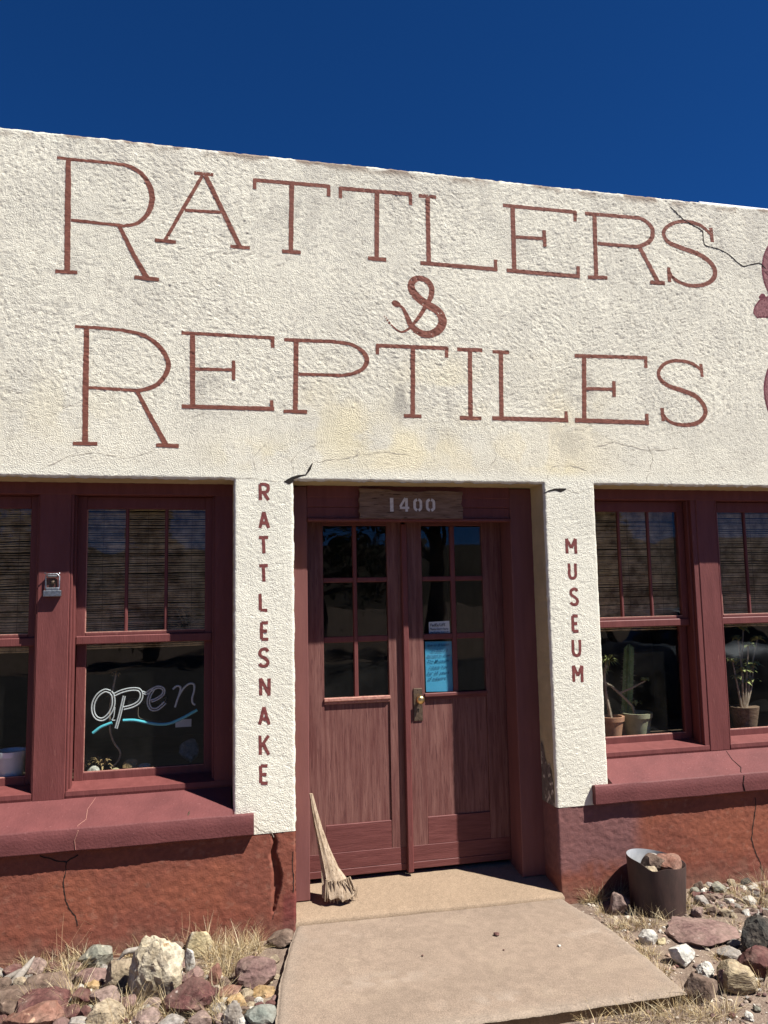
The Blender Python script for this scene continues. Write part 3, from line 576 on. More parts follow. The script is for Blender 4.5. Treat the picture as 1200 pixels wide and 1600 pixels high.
# ------------------------------------------------------------------ posts, heads, windows
def wob(mb, a=0.0012, f=9, seed=3):
    p = np.array(mb.v); d = (fbm(p*np.array([f, f, f*0.35]), seed, 2)-0.5)*2*a
    p[:, 0] += d; p[:, 1] += d[::-1]*0.6; mb.v = [tuple(q) for q in p]; return mb
def trim(name, parent, *a, mat='trim', **k):
    return part(wob(MB().box(*a, **k)).build(name, M[mat]), parent)
trim('post', None, -0.929, -0.760, YC, 0.36, 0.708, 2.43, b=0.005); trim('post', None, 3.243, 3.395, YC, 0.36, 0.712, 2.43, b=0.005)
part(box('window_header', M['trim'], None, -1.83, P1[0]+0.01, YC-0.003, 0.36, 2.387, 2.50)); part(box('window_header', M['trim'], None, P2[1]-0.01, 4.42, YC-0.003, 0.36, 2.387, 2.50))
def window(gl, gr, ol, orr):
    """gl, gr glass edges; ol, orr opening edges"""
    w = part(MB().box(ol, gl-0.059, YC+0.004, 0.36, 0.715, 2.39).box(gr+0.056, orr, YC+0.004, 0.36, 0.715, 2.39)
             .box(gl-0.062, gl-0.047, YC+0.03, YS-0.004, 0.75, 2.387, b=0.004).box(gr+0.044, gr+0.059, YC+0.03, YS-0.004, 0.75, 2.387, b=0.004).build('window', M['trim']))
    u = MB().box(gl-0.052, gl, YS, YS+0.036, 1.535, 2.386).box(gr, gr+0.050, YS, YS+0.036, 1.535, 2.386).box(gl, gr, YS+0.001, YS+0.035, 2.314, 2.385)
    part(wob(u).build('upper_sash', M['trim']), w)
    part(wob(MB().box(gl-0.046, gr+0.044, YS-0.012, YS+0.036, 1.537, 1.585, b=0.005).box(gl, gr, YS+0.002, YS+0.034, 1.584, 1.603, b=0.004)).build('meeting_rail', M['trim']), w)
    l = MB().box(gl-0.05, gl+0.002, YLW, YLW+0.036, 0.775, 1.545).box(gr-0.002, gr+0.05, YLW, YLW+0.036, 0.775, 1.545).box(gl, gr, YLW+0.001, YLW+0.035, 0.775, 0.82)
    part(wob(l).build('lower_sash', M['trim']), w)
    t = (gr-gl)/3
    for k in (1, 2):
        part(wob(MB().box(gl+t*k-0.0095, gl+t*k+0.0095, YS+0.004, YS+0.03, 1.60, 2.32, b=0.005)).build('muntin', M['trim']), w)
    for k in range(3):
        part(box('pane', M['glass'], None, gl+t*k+(0.0095 if k else -0.003), gl+t*(k+1)-(0.0095 if k < 2 else -0.003), YS+0.016, YS+0.019, 1.60, 2.317, b=0), w)
    part(box('pane', M['glass'], None, gl, gr, YLW+0.016, YLW+0.019, 0.818, 1.56, b=0), w)
    # worn edges where the sun has bared the paint, sloping wooden sill
    part(wob(MB().box(gl-0.001, gl+0.005, YS+0.004, YS+0.012, 1.603, 2.31, b=0.001).box(gl, gr, YS+0.0025, YS+0.014, 1.601, 1.606, b=0.001)).build('glazing_bead', M['worn']), w)
    part(wob(MB().box(gl, gl+0.005, YLW+0.003, YLW+0.012, 0.82, 1.53, b=0.001).box(gl, gr, YLW+0.003, YLW+0.012, 0.8185, 0.823, b=0.001)).build('glazing_bead', M['worn']), w)
    sb = bmesh.new(); x0, x1 = ol+0.002, orr-0.06 if orr < 3 else orr-0.02
    prof = [(YLW+0.01, 0.779), (YC+0.012, 0.753), (YC, 0.749), (YC-0.002, 0.726), (YC+0.004, 0.70), (YLW, 0.70)]
    A = [sb.verts.new((ol+0.003, y, z)) for y, z in prof]; C = [sb.verts.new((orr-0.003, y, z)) for y, z in prof]
    for k in range(len(prof)): sb.faces.new((A[k], A[(k+1) % 6], C[(k+1) % 6], C[k]))
    sb.faces.new(A[::-1]); sb.faces.new(C); bmesh.ops.recalc_face_normals(sb, faces=sb.faces[:])
    me = bpy.data.meshes.new('sill'); sb.to_mesh(me); sb.free(); part(obj('sill', me, M['trim']), w)
    return w
WIN = [(-1.654, -0.988, -1.83, -0.929), (-0.688, -0.022, -0.760, P1[0]+0.01), (2.484, 3.150, P2[1]-0.01, 3.243), (3.466, 4.132, 3.395, 4.42)]
for wdef in WIN: window(*wdef)

# bamboo blinds behind the upper sashes
def blind(gl, gr, label, seed):
    r = np.random.default_rng(seed); V = []; Fc = []; z = 2.34; n = 26; xs = np.linspace(gl-0.03, gr+0.03, n)
    def slat(zc, th, y):
        b = len(V)
        dz = 0.010*(fbm(np.stack([xs*3.0, np.full(n, zc*9), np.full(n, seed*1.0)], 1), 3, 2)-0.5)+0.003*(fbm(np.stack([xs*25, np.full(n, zc*40), np.full(n, seed*1.0)], 1), 4, 2)-0.5)
        for i in range(n):
            V.extend([(xs[i], y, zc+dz[i]-th/2), (xs[i], y-0.0025, zc+dz[i]), (xs[i], y, zc+dz[i]+th/2)])
        for i in range(n-1):
            for k in (0, 1): Fc.append((b+i*3+k, b+(i+1)*3+k, b+(i+1)*3+k+1, b+i*3+k+1))
    while z > 1.50:
        th = r.uniform(0.0045, 0.011); slat(z, th, YLW+0.062+r.uniform(-.002, .002)); z -= th+r.choice([0.001, 0.002, 0.004, 0.007])
    o = obj('bamboo_blind', mesh_from(V, np.array(Fc), False), M['bamboo'])
    mb = MB()
    for t in (0.12, 0.5, 0.88):
        x = gl+(gr-gl)*t; mb.tube([(x+0.002*math.sin(k), YLW+0.0555, 2.34-0.84*k/12) for k in range(13)], 0.0012, 4)
    mb.build('cord', M['cord'], o)
    tag(o, label, 'blind', 'woven bamboo blinds in the upper sashes')
blind(*WIN[0][:2], 'woven bamboo blind above the white ceramic pot', 1)
blind(*WIN[1][:2], 'woven bamboo blind above the open sign', 2)
blind(*WIN[2][:2], 'woven bamboo blind above the olive and terracotta pots', 3)
blind(*WIN[3][:2], 'woven bamboo blind above the leafy many-stemmed pot plant', 4)

# ------------------------------------------------------------------ doorway
fr = part(wob(MB().box(P1[1]-0.008, 0.578, YC, 0.44, 0.045, 2.45, b=0.004)).build('door_jamb', M['casing'])); part(wob(MB().box(1.888, P2[0]+0.008, YC, 0.44, 0.045, 2.45, b=0.004)).build('door_jamb', M['casing']))
part(wob(MB().box(0.578, 1.888, YC+0.002, 0.44, 2.325, 2.52).box(0.5775, 1.8885, YC-0.004, YC+0.02, 2.384, 2.50, b=0.004)).build('head_board', M['trim']), fr)
part(wob(MB().box(0.579, 1.887, YC+0.008, 0.44, 2.255, 2.3245)).build('head_board', M['trim']), fr)
part(wob(MB().box(0.579, 1.887, YC-0.012, YC+0.06, 2.236, 2.2545, b=0.004)).build('drip_rail', M['trim']), fr)
ROWS = [(1.897, 2.226), (1.530, 1.866), (1.155, 1.493)]
def door_leaf(x0, x1, c0, c1, p0, p1, hand):
    zb, zt = 0.100, 2.250; Y = YD
    d = part(wob(MB().box(x0, c0[0], Y, Y+0.04, zb, zt, b=0.002).box(c1[1], x1, Y, Y+0.04, zb, zt, b=0.002)).build('door', M['door']))
    part(wob(MB().box(c0[0], c1[1], Y+0.001, Y+0.039, 2.226, zt, b=0.002)).build('rail', M['door_rail']), d)
    part(wob(MB().box(c0[0], c1[1], Y+0.001, Y+0.039, 1.118, 1.155, b=0.002).box(c0[0]-0.004, c1[1]+0.004, Y-0.012, Y+0.004, 1.135, 1.158, b=0.004)).build('rail', M['worn' if hand < 0 else 'door_rail']), d)
    part(wob(MB().box(c0[0], c1[1], Y+0.0015, Y+0.039, 0.235, 0.400, b=0.003)).build('rail', M['door_rail']), d)
    part(wob(MB().box(x0+0.002, x1-0.002, Y-0.003, Y+0.036, zb-0.002, 0.140, b=0.003).box(x0+0.004, x1-0.004, Y-0.0015, Y+0.036, 0.141, 0.236, b=0.002)).build('kick_board', M['door_rail']), d)
    part(wob(MB().box(c0[0], c1[1], Y+0.010, Y+0.03, 0.398, 1.120, b=0.002)).build('panel', M['door']), d)
    part(wob(MB().box(c0[1], c1[0], Y+0.004, Y+0.034, 1.155, 2.226, b=0.004)).build('muntin', M['trim']), d)
    for a, b in ((1.866, 1.897), (1.493, 1.530)):
        part(wob(MB().box(c0[0], c0[1]+0.001, Y+0.005, Y+0.033, a, b, b=0.004).box(c1[0]-0.001, c1[1], Y+0.005, Y+0.033, a, b, b=0.004)).build('muntin', M['trim']), d)
    for a, b in ROWS:
        for c in (c0, c1): part(box('pane', M['glass'], None, c[0]+0.001, c[1]-0.001, Y+0.018, Y+0.021, a+0.0005, b-0.0005, b=0), d)
    return d
dl = door_leaf(0.582, 1.212, (0.698, 0.888), (0.914, 1.110), 0.69, 1.11, -1)
dr = door_leaf(1.232, 1.886, (1.340, 1.536), (1.567, 1.755), 1.35, 1.77, 1)
part(wob(MB().box(1.199, 1.237, YD-0.032, YD-0.001, 0.088, 2.235, b=0.005)).build('meeting_strip', M['trim']), dr)
pl = part(MB().box(1.264, 1.322, YD-0.007, YD+0.001, 0.990, 1.192, b=0.006, seg=2).build('lock_plate', M['bronze']), dr)
kb = MB().lathe((1.300, YD-0.005, 1.124), [(0.0, 0.056), (0.012, 0.0555), (0.021, 0.051), (0.0265, 0.043), (0.027, 0.036), (0.022, 0.028), (0.012, 0.022), (0.010, 0.012), (0.017, 0.008), (0.018, 0.0)], 24, 'y')
part(kb.build('knob', M['brass'], smooth=True), dr)
part(MB().lathe((1.293, YD-0.006, 1.062), [(0.0, 0.0025), (0.0055, 0.0025), (0.006, 0.0)], 12, 'y').box(1.2905, 1.2955, YD-0.0085, YD-0.006, 1.044, 1.060, b=0).build('keyhole', M['black']), dr)
for zz in (1.183, 1.0): part(MB().lathe((1.293, YD-0.006, zz), [(0, .003), (.004, .0025), (.0045, 0)], 10, 'y').build('screw', M['bronze']), dr)

# address board
def rag_board(x0, x1, z0, z1, y0, y1):
    n = 18; top = []; bot = []
    L_ = [(x0+random.uniform(-.006, .006), z0+(z1-z0)*k/8) for k in range(1, 8)]; R_ = [(x1+random.uniform(-.014, .006), z0+(z1-z0)*k/8) for k in range(1, 8)]
    top = [(x0+(x1-x0)*k/n, z1-0.012*k/n+random.uniform(-.002, .002)-(0.008 if 5 < k < 12 else 0)) for k in range(n+1)]
    bot = [(x0+(x1-x0)*k/n, z0+random.uniform(-.002, .002)) for k in range(n+1)]
    loop = bot+R_+top[::-1]+L_[::-1]
    bm = bmesh.new(); A = [bm.verts.new((a, y0, b)) for a, b in loop]; C = [bm.verts.new((a, y1, b)) for a, b in loop]
    bm.faces.new(A); bm.faces.new(C[::-1])
    for k in range(len(loop)): bm.faces.new((A[k], C[k], C[(k+1) % len(loop)], A[(k+1) % len(loop)]))
    bmesh.ops.recalc_face_normals(bm, faces=bm.faces[:]); me = bpy.data.meshes.new('board'); bm.to_mesh(me); bm.free(); return me
sg = empty('address_sign', (1.228, YC-0.012, 2.25))
tag(sg, 'weathered wooden house number board reading 1400 above the door', 'sign')
def under(o, par):
    bpy.context.view_layer.update() if False else None
    o.parent = par; o.matrix_parent_inverse = Matrix.Translation(-Vector(par.location)); return o
under(obj('board', rag_board(0.897, 1.560, 2.252, 2.435, YC-0.030, YC-0.0125), M['board']), sg)
def flat_strokes(name, strokes, mat, par, y, th=0.0006, w=0.014):
    mb = MB()
    for k, (pts, cv, ww) in enumerate(strokes):
        P = np.array(pts, float)
        if cv: P = catmull(P, 6)
        n = len(P); V = []; yy = y-0.00015*k
        for i in range(n):
            t = P[min(i+1, n-1)]-P[max(i-1, 0)]; t = t/(np.hypot(*t)+1e-9); nn = np.array([-t[1], t[0]])*ww/2
            for s_ in (-1, 1): V.append((P[i][0]+s_*nn[0], yy, P[i][1]+s_*nn[1]))
        mb.add(V, [(2*i, 2*i+2, 2*i+3, 2*i+1) for i in range(n-1)])
    return under(mb.build(name, mat), par)
def dg(x0, x1): return B(440+x0/2.609, 790, YC-0.03)[0], B(440+x1/2.609, 790, YC-0.03)[0]
zt_, zb_ = B(640, 740+100/2.609, YC-0.03)[2], B(640, 740+155/2.609, YC-0.03)[2]
hh = zt_-zb_; yd = YC-0.0312
a, b = dg(442, 456); flat_strokes('digit', [([((a+b)/2, zb_), ((a+b)/2, zt_)], 0, b-a)], M['digit'], sg, yd)
a, b = dg(482, 520); W_ = 0.017
flat_strokes('digit', [([(b-0.017, zb_), (b-0.017, zt_)], 0, W_), ([(b-0.024, zt_), (a+0.002, zb_+0.36*hh)], 0, W_*0.85), ([(a, zb_+0.28*hh), (b, zb_+0.28*hh)], 0, W_*0.85)], M['digit'], sg, yd)
for (p, q) in ((537, 573), (588, 626)):
    a, b = dg(p, q); cx, rx = (a+b)/2, (b-a)/2-W_/2; cz, rz = (zt_+zb_)/2, hh/2-W_/2
    for s_ in (1, -1):
        pts = [(cx+s_*rx*math.sin(t)*1.0, cz+rz*math.cos(t)) for t in np.linspace(0.22, math.pi-0.22, 12)]
        pts = [(cx+s_*rx*min(1, 1.25*abs(math.sin(t))), cz+rz*math.cos(t)) for t in np.linspace(0.16, math.pi-0.16, 14)]
        flat_strokes('digit', [(pts, 0, W_)], M['digit'], sg, yd)

# paper notes taped inside the door glass
def sheet(name, cor, Y, mat, label):
    P = [B(x, y, Y) for x, y in cor]; base = (P[2]+P[3])/2
    e = empty(name, tuple(base)); tag(e, label, 'note')
    n = 8; V = []; Fc = []
    for j in range(n+1):
        for i in range(n+1):
            u, v = i/n, j/n; p = (P[0]*(1-u)+P[1]*u)*(1-v)+(P[3]*(1-u)+P[2]*u)*v
            V.append((p[0], Y+0.002*math.sin(3*u+2*v), p[2]))
    for j in range(n):
        for i in range(n): Fc.append((j*(n+1)+i, (j+1)*(n+1)+i, (j+1)*(n+1)+i+1, j*(n+1)+i+1))
    mb = MB(); mb.add(V, Fc); mb.add([(x, y+0.0006, z) for x, y, z in V], [f[::-1] for f in Fc])
    under(mb.build('sheet', mat), e)
    return e, P
def hand_text(e, lines, mat, Y, slant=0.25):
    for txt, px, py, hpx, wpx in lines:
        c = bpy.data.curves.new('txt', 'FONT'); c.body = txt; c.size = 1; c.shear = slant; c.offset = 0.012
        t = bpy.data.objects.new('txt', c); COL.objects.link(t); bpy.context.view_layer.update()
        me = bpy.data.meshes.new_from_object(t.evaluated_get(bpy.context.evaluated_depsgraph_get())); COL.objects.unlink(t); bpy.data.objects.remove(t)
        co = np.array([v.co for v in me.vertices]); 
        if not len(co): continue
        wd = co[:, 0].max()-co[:, 0].min(); p = B(px, py, Y); q = B(px+wpx, py, Y); sx = (q[0]-p[0])/wd; sz = abs(B(px, py-hpx, Y)[2]-p[2])/0.72
        jz = 0.0012*np.sin(co[:, 0]*5+px)
        V = np.stack([p[0]+(co[:, 0]-co[:, 0].min())*sx, np.full(len(co), Y), p[2]+co[:, 1]*sz+jz], 1)
        me.vertices.foreach_set('co', V.astype(np.float32).ravel()); me.materials.clear(); me.update()
        under(obj('handwriting', me, mat), e)
YP = YD+0.027
e, _ = sheet('paper_note', [(670, 972), (702, 970), (703, 990), (670.6, 991)], YP, M['paper'], 'small white handwritten card inside the right door glass')
hand_text(e, [('FedEx/UPS', 672, 979, 4.5, 24), ('Please Don\'t leave', 671.5, 984.5, 3, 29), ('packages outside', 672, 989.5, 3, 29)], M['ink'], YP-0.003)
e, _ = sheet('paper_note', [(664, 1002.5), (706, 1002), (708, 1080), (666, 1081)], YP, M['bluepaper'], 'bright blue handwritten paper inside the right door glass above the knob')
hand_text(e, [('due to ill health', 668, 1010.5, 4, 34), ('in 2023 I', 674, 1019, 4, 26), ('decided to close', 667, 1027, 4, 36), ('The Museum', 668, 1035.5, 4.5, 33), ('I thank You', 671, 1045, 4.5, 28), ('for 25 years', 668, 1054, 4.5, 34), ('of support', 669, 1062.5, 4.5, 28)], M['blueink'], YP-0.003)

# small pierced tin ornament on the post
orn = empty('tin_ornament', tuple(B(83, 932, YC)))
tag(orn, 'small clear and silver tin ornament screwed to the red window post', 'ornament')
cx, cz0, cz1 = B(82.5, 915, YC-0.01)[0], B(83, 931, YC-0.01)[2], B(83, 897, YC-0.01)[2]; H = cz1-cz0
under(MB().box(cx-0.034, cx+0.036, YC-0.030, YC-0.004, cz0, cz0+0.38*H, b=0.004).box(cx-0.046, cx+0.046, YC-0.034, YC-0.002, cz0-0.004, cz0+0.03, b=0.003).build('holder', M['tin']), orn)
arch = [(cx-0.036, YC-0.012, cz0+0.3*H), (cx-0.037, YC-0.012, cz0+0.9*H), (cx-0.026, YC-0.012, cz1), (cx+0.022, YC-0.012, cz1), (cx+0.034, YC-0.012, cz0+0.9*H), (cx+0.034, YC-0.012, cz0+0.3*H)]
under(MB().tube(arch, 0.004, 6).tube([(cx-0.026, YC-0.012, cz1-0.012), (cx+0.024, YC-0.012, cz1-0.012)], 0.007, 6).build('arch', M['tin'], smooth=True), orn)
under(MB().lathe((cx, YC-0.003, cz0+0.62*H), [(0, .008), (.009, .007), (.012, .004), (.013, 0)], 18, 'y').build('disc', M['bronze'], smooth=True), orn)
under(MB().box(cx-0.033, cx+0.030, YC-0.010, YC-0.008, cz0+0.3*H, cz1-0.006, b=0).build('clear_plate', M['glass']), orn)
under(MB().tube([(cx-0.034, YC-0.02, cz1), (cx-0.040, YC-0.03, cz1+0.006)], 0.0035, 6).tube([(cx+0.03, YC-0.02, cz1), (cx+0.037, YC-0.03, cz1+0.004)], 0.0035, 6).build('horn', M['tin']), orn)

# ------------------------------------------------------------------ neon sign
neon = empty('open_sign', tuple(B(220, 1150, 0.372)))
tag(neon, 'unlit script neon sign reading open with blue underline inside the window', 'sign')
YN = 0.372
def nz(pts, Y=YN): return [B(100+x/4, 980+y/4, Y) for x, y in pts]
def neon_tube(name, pts, r, mat, Y=YN):
    P = catmull(nz(pts, Y), 6); return under(MB().tube(P, r, 8).build(name, mat, smooth=True), neon)
def dbl(name, pts, gap, r=0.0042):
    P = catmull([np.array(p+(0,), float) for p in pts], 6)[:, :2]
    T = np.gradient(P, axis=0); T /= (np.hypot(T[:, 0], T[:, 1])[:, None]+1e-9); Nn = np.stack([-T[:, 1], T[:, 0]], 1)
    for s_ in (-1, 1): under(MB().tube(nz([tuple(q) for q in P+s_*Nn*gap]), r, 8).build(name, M['tube'], smooth=True), neon)
dbl('letter_tube', [(290, 405), (255, 397), (212, 425), (184, 475), (182, 530), (205, 568), (245, 575), (285, 540), (308, 485), (306, 430), (290, 405)], 8)
dbl('letter_tube', [(312, 424), (360, 402), (420, 388), (468, 392), (484, 425), (470, 465), (430, 492), (372, 508)], 8)
dbl('letter_tube', [(376, 430), (362, 490), (345, 560), (325, 632)], 6)
dbl('letter_tube', [(490, 408), (515, 413), (545, 392), (590, 374), (622, 388), (618, 420), (580, 448), (545, 462)], 6)
dbl('letter_tube', [(560, 385), (535, 430), (528, 475), (545, 510), (580, 512), (612, 490), (632, 470)], 7)
neon_tube('letter_tube', [(680, 388), (705, 368), (728, 376), (722, 415), (708, 455), (694, 500)], 0.006, M['tube'])
neon_tube('letter_tube', [(712, 440), (745, 385), (782, 354), (812, 358), (814, 395), (802, 440), (804, 472), (820, 486)], 0.006, M['tube'])
neon_tube('underline_tube', [(180, 662), (225, 628), (265, 610), (300, 597)], 0.0085, M['tubeblue'])
neon_tube('underline_tube', [(368, 583), (440, 582), (520, 597), (600, 607), (665, 600), (740, 568), (795, 538), (832, 517)], 0.0085, M['tubeblue'])
neon_tube('wire', [(464, 500), (466, 560), (500, 575), (560, 585), (610, 590)], 0.0022, M['cord'], YN+0.012)
neon_tube('wire', [(318, 500), (310, 560), (300, 580), (320, 582)], 0.003, M['tube'], YN+0.006)
under(MB().box(B(200, 1050, .40)[0], B(262, 1050, .40)[0], YN+0.02, YN+0.026, B(220, 1100, .4)[2], B(220, 1090, .4)[2]).build('back_bar', M['black']), neon)

# ------------------------------------------------------------------ plants and pots behind the glass
SZ = 0.776
def pot(name, c, r0, r1, h, mat, label, rim=0.015, soil=True):
    e = empty(name, c); tag(e, label, 'pot')
    under(MB().lathe(c, [(0, 0), (r0, 0), (r1, h-2*rim), (r1+0.008, h-2*rim), (r1+0.010, h), (r1-0.006, h), (r1-0.010, h-0.03)], 28).build('body', mat, smooth=True), e)
    if soil: under(MB().lathe(c, [(r1-0.006, h-0.028), (r1*0.5, h-0.018), (0, h-0.015)], 20).build('soil', M['soil'], smooth=True), e)
    return e
def leafy(mb, c, n, L, up=0.4, w=0.012):
    for k in range(n):
        a = 2*math.pi*random.random(); e_ = random.uniform(-0.5, 1.0)*up+0.25; d = Vector((math.cos(a), math.sin(a), e_)).normalized()
        s_ = Vector((-math.sin(a), math.cos(a), 0)); l = L*random.uniform(.6, 1.1); c_ = Vector(c)
        p0, p1, p2 = c_, c_+d*l*.55+Vector((0, 0, 0.01)), c_+d*l-Vector((0, 0, l*0.25))
        mb.add([p0, p1+s_*w, p2, p1-s_*w], [(0, 1, 2, 3)])
    return mb
def thorns(mb, P, r, n, L):
    P = [Vector(p) for p in P]
    for k in range(n):
        i = random.randrange(len(P)-1); p = P[i].lerp(P[i+1], random.random()); t = (P[i+1]-P[i]).normalized(); u = t.orthogonal(); u.rotate(Matrix.Rotation(random.random()*6.28, 3, t)); u.normalize()
        s_ = t*0.0012; q = p+u*(r+L*random.uniform(.6, 1)); b_ = p+u*r*.8
        mb.add([b_-s_, b_+s_, q], [(0, 1, 2)])
    return mb
def at(px, py, Y): return Vector(B(px, py, Y))
# right bank
pt = at(956, 1140, 0.47); pot('terracotta_pot', (pt.x, 0.47, SZ), 0.058, 0.078, 0.155, M['terra'], 'small terracotta flower pot beside the olive pot in the window')
pg = at(996, 1140, 0.50); pot('olive_pot', (pg.x, 0.50, SZ), 0.076, 0.098, 0.165, M['potgreen'], 'olive glazed plant pot holding the thorny plant in the window')
e = empty('thorny_plant', (pg.x, 0.50, SZ+0.15)); tag(e, 'thorny branching bare-stemmed plant growing from the olive pot', 'plant')
A_ = [Vector((pg.x-0.01, 0.50, SZ+0.14)), at(988, 1103, .50), at(970, 1085, .50), at(955, 1072, .50), at(940, 1064, .50)]
B_ = [at(968, 1083, .50), at(985, 1076, .48), at(1008, 1064, .46)]
under(MB().tube(A_, [.010, .009, .008, .007, .006], 7).tube(B_, [.007, .006, .005], 7).build('stem', M['stem'], smooth=True), e)
under(thorns(thorns(MB(), A_, .007, 90, .014), B_, .005, 60, .012).build('thorn', M['spine']), e)
under(leafy(leafy(MB(), B_[-1], 16, 0.05), at(994, 1100, .5), 10, .05).build('leaf', M['leaf']), e)
e = empty('spiny_stem_plant', (pt.x, 0.47, SZ+0.13)); tag(e, 'spiny stem with a tuft of narrow leaves growing from the terracotta pot', 'plant')
C_ = [Vector((pt.x-0.0, 0.47, SZ+0.13)), at(951, 1105, .47), at(946, 1080, .47), at(944, 1050, .47), at(949, 1035, .47)]
under(MB().tube(C_, [.012, .012, .010, .008, .006], 7).build('stem', M['stem'], smooth=True), e)
under(thorns(MB(), C_, .010, 140, .014).build('thorn', M['spine']), e)
under(leafy(leafy(MB(), C_[-1], 46, 0.11, .7, .006), C_[-2], 16, .08, .4, .005).build('leaf', M['leaf']), e)
# columnar cactus standing behind the pots in its own low pot
ca = at(978, 1120, 0.58); e = empty('columnar_cactus', (ca.x, 0.58, SZ)); tag(e, 'tall ribbed green columnar cactus behind the two pots', 'cactus')
mb = MB(); V = []; nn = 24; zs_ = np.linspace(SZ+0.06, at(984, 1006, .58).z, 22); x1_ = at(983, 1006, .58).x
for i, zz in enumerate(zs_):
    t = i/21; rr = 0.036*(1-0.1*t)*(math.sqrt(max(0.02, 1-((t-.93)/.07)**2)) if t > .93 else 1); cx_ = ca.x+(x1_-ca.x)*t
    for k in range(nn):
        a = 2*math.pi*k/nn; r_ = rr*(1+0.22*math.cos(6*a)); V.append((cx_+r_*math.cos(a), 0.58+r_*math.sin(a), zz))
mb.add(V, [(i*nn+k, i*nn+(k+1) % nn, (i+1)*nn+(k+1) % nn, (i+1)*nn+k) for i in range(21) for k in range(nn)]+[tuple(21*nn+k for k in range(nn))])
under(mb.build('column', M['cactus'], smooth=True), e)
under(thorns(MB(), [(ca.x, .58, SZ+.08), (x1_, .58, zs_[-1]-0.02)], .040, 260, .022).build('spine', M['spine']), e)
under(MB().lathe((ca.x, 0.58, SZ), [(0, 0), (.06, 0), (.075, .08), (.08, .09), (.07, .09), (0, .075)], 24).build('pot', M['terra'], smooth=True), e)
# plant in the next window
pw = at(1163, 1110, 0.46); e = empty('many_stemmed_plant', (pw.x, .46, SZ)); tag(e, 'leafy many-stemmed pot plant behind the pane beside the right post', 'plant')
under(MB().lathe((pw.x, .46, SZ), [(0, 0), (.07, 0), (.095, .14), (.10, .17), (.09, .17), (0, .15)], 24).build('pot', M['board'], smooth=True), e)
mb = MB(); lf = MB()
for k, (dx, top) in enumerate(((-18, 1035), (-10, 1000), (-2, 985), (6, 1010), (14, 1040), (20, 1000), (-4, 1050))):
    q = at(1163+dx, top, .44+0.03*(k % 3)); p0 = Vector((pw.x+dx*0.001, .46, SZ+.15)); mid = p0.lerp(q, .5)+Vector((0.02*math.sin(k*2.1), 0, 0))
    mb.tube([p0, mid, q], [.009, .007, .005], 6); leafy(lf, q, 18, .075, .7, .014); leafy(lf, mid+Vector((.01, 0, .05)), 9, .07, .6, .013)
under(mb.build('stem', M['stem'], smooth=True), e); under(lf.build('leaf', M['leaf']), e)
# left bank
wp = at(17, 1190, .42); e = pot('white_pot', (wp.x, .42, SZ), .062, .078, .175, M['potwhite'], 'white ceramic pot standing behind the glass beside the ornament post')
tw = at(165, 1200, .52); e = empty('twisted_dry_plant', (tw.x, .52, SZ)); tag(e, 'twisted dry stem with a brittle bushy clump below the open sign', 'plant')
S1 = [at(172, 1200, .52), at(184, 1190, .52), at(188, 1175, .52), at(178, 1160, .52), at(172, 1140, .52), at(172, 1105, .52), at(176, 1080, .52), at(181, 1055, .52)]
under(MB().tube(catmull(S1, 4), 0.006, 7).build('stem', M['stem'], smooth=True), e)
under(leafy(leafy(leafy(MB(), at(160, 1196, .52), 60, .10, .8, .005), at(176, 1090, .52), 16, .05, .6, .008), at(181, 1056, .52), 14, .05, .7, .006).build('leaf', M['dryleaf']), e)
o = part(box('postcard', M['paper'], None, *(at(274, 1135, .60).x, at(299, 1135, .60).x), .60, .602, at(285, 1136, .60).z, at(285, 1124, .60).z, b=0)); o.parent = None; o.matrix_parent_inverse = Matrix.Identity(4)
tag(o, 'small pale card propped behind the open sign', 'card')

# ------------------------------------------------------------------ ground, walkway, threshold
def ground_h(x, y):
    d = np.hypot(x-1.2, y+1)
    md = sm(0.30, 0.10, x)*sm(-1.3, -0.9, y)+sm(2.2, 2.5, x)*sm(-0.75, -0.45, y)
    return GZ+0.004*md+0.022*(fbm(np.stack([x*1.7, y*1.7, 0*x], 1), 201, 4)-0.5)+0.012*(fbm(np.stack([x*14, y*14, 0*x], 1), 203, 3)-0.5)
def axis(a, b, c, d, fine):
    far = [300, 150, 80, 45, 25, 14, 8, 5, 3, 1.8, 1, .5]
    return np.array([a-v for v in far]+list(np.arange(a, b, fine))+[b+v for v in far[::-1]])
gx = axis(-1.6, 4.4, 0, 0, 0.03); gy = axis(-2.6, 0.2, 0, 0, 0.03)
X, Yg = np.meshgrid(gx, gy); xf, yf = X.ravel(), Yg.ravel()
zf = ground_h(xf, yf)
far = np.hypot(np.maximum(0, np.maximum(-2-xf, xf-5)), np.maximum(0, np.maximum(-3-yf, yf-0.5)))
zf = zf*(1/(1+far*0.3))+GZ*(1-1/(1+far*0.3))
ii = np.arange(len(xf)).reshape(X.shape)
gq = np.stack([ii[:-1, :-1], ii[:-1, 1:], ii[1:, 1:], ii[1:, :-1]], -1).reshape(-1, 4)
grd = obj('ground', mesh_from(np.stack([xf, yf, zf], 1), gq, True), M['dirt']); tag(grd, 'dry stony brown dirt ground around the building', 'ground', kind='structure')
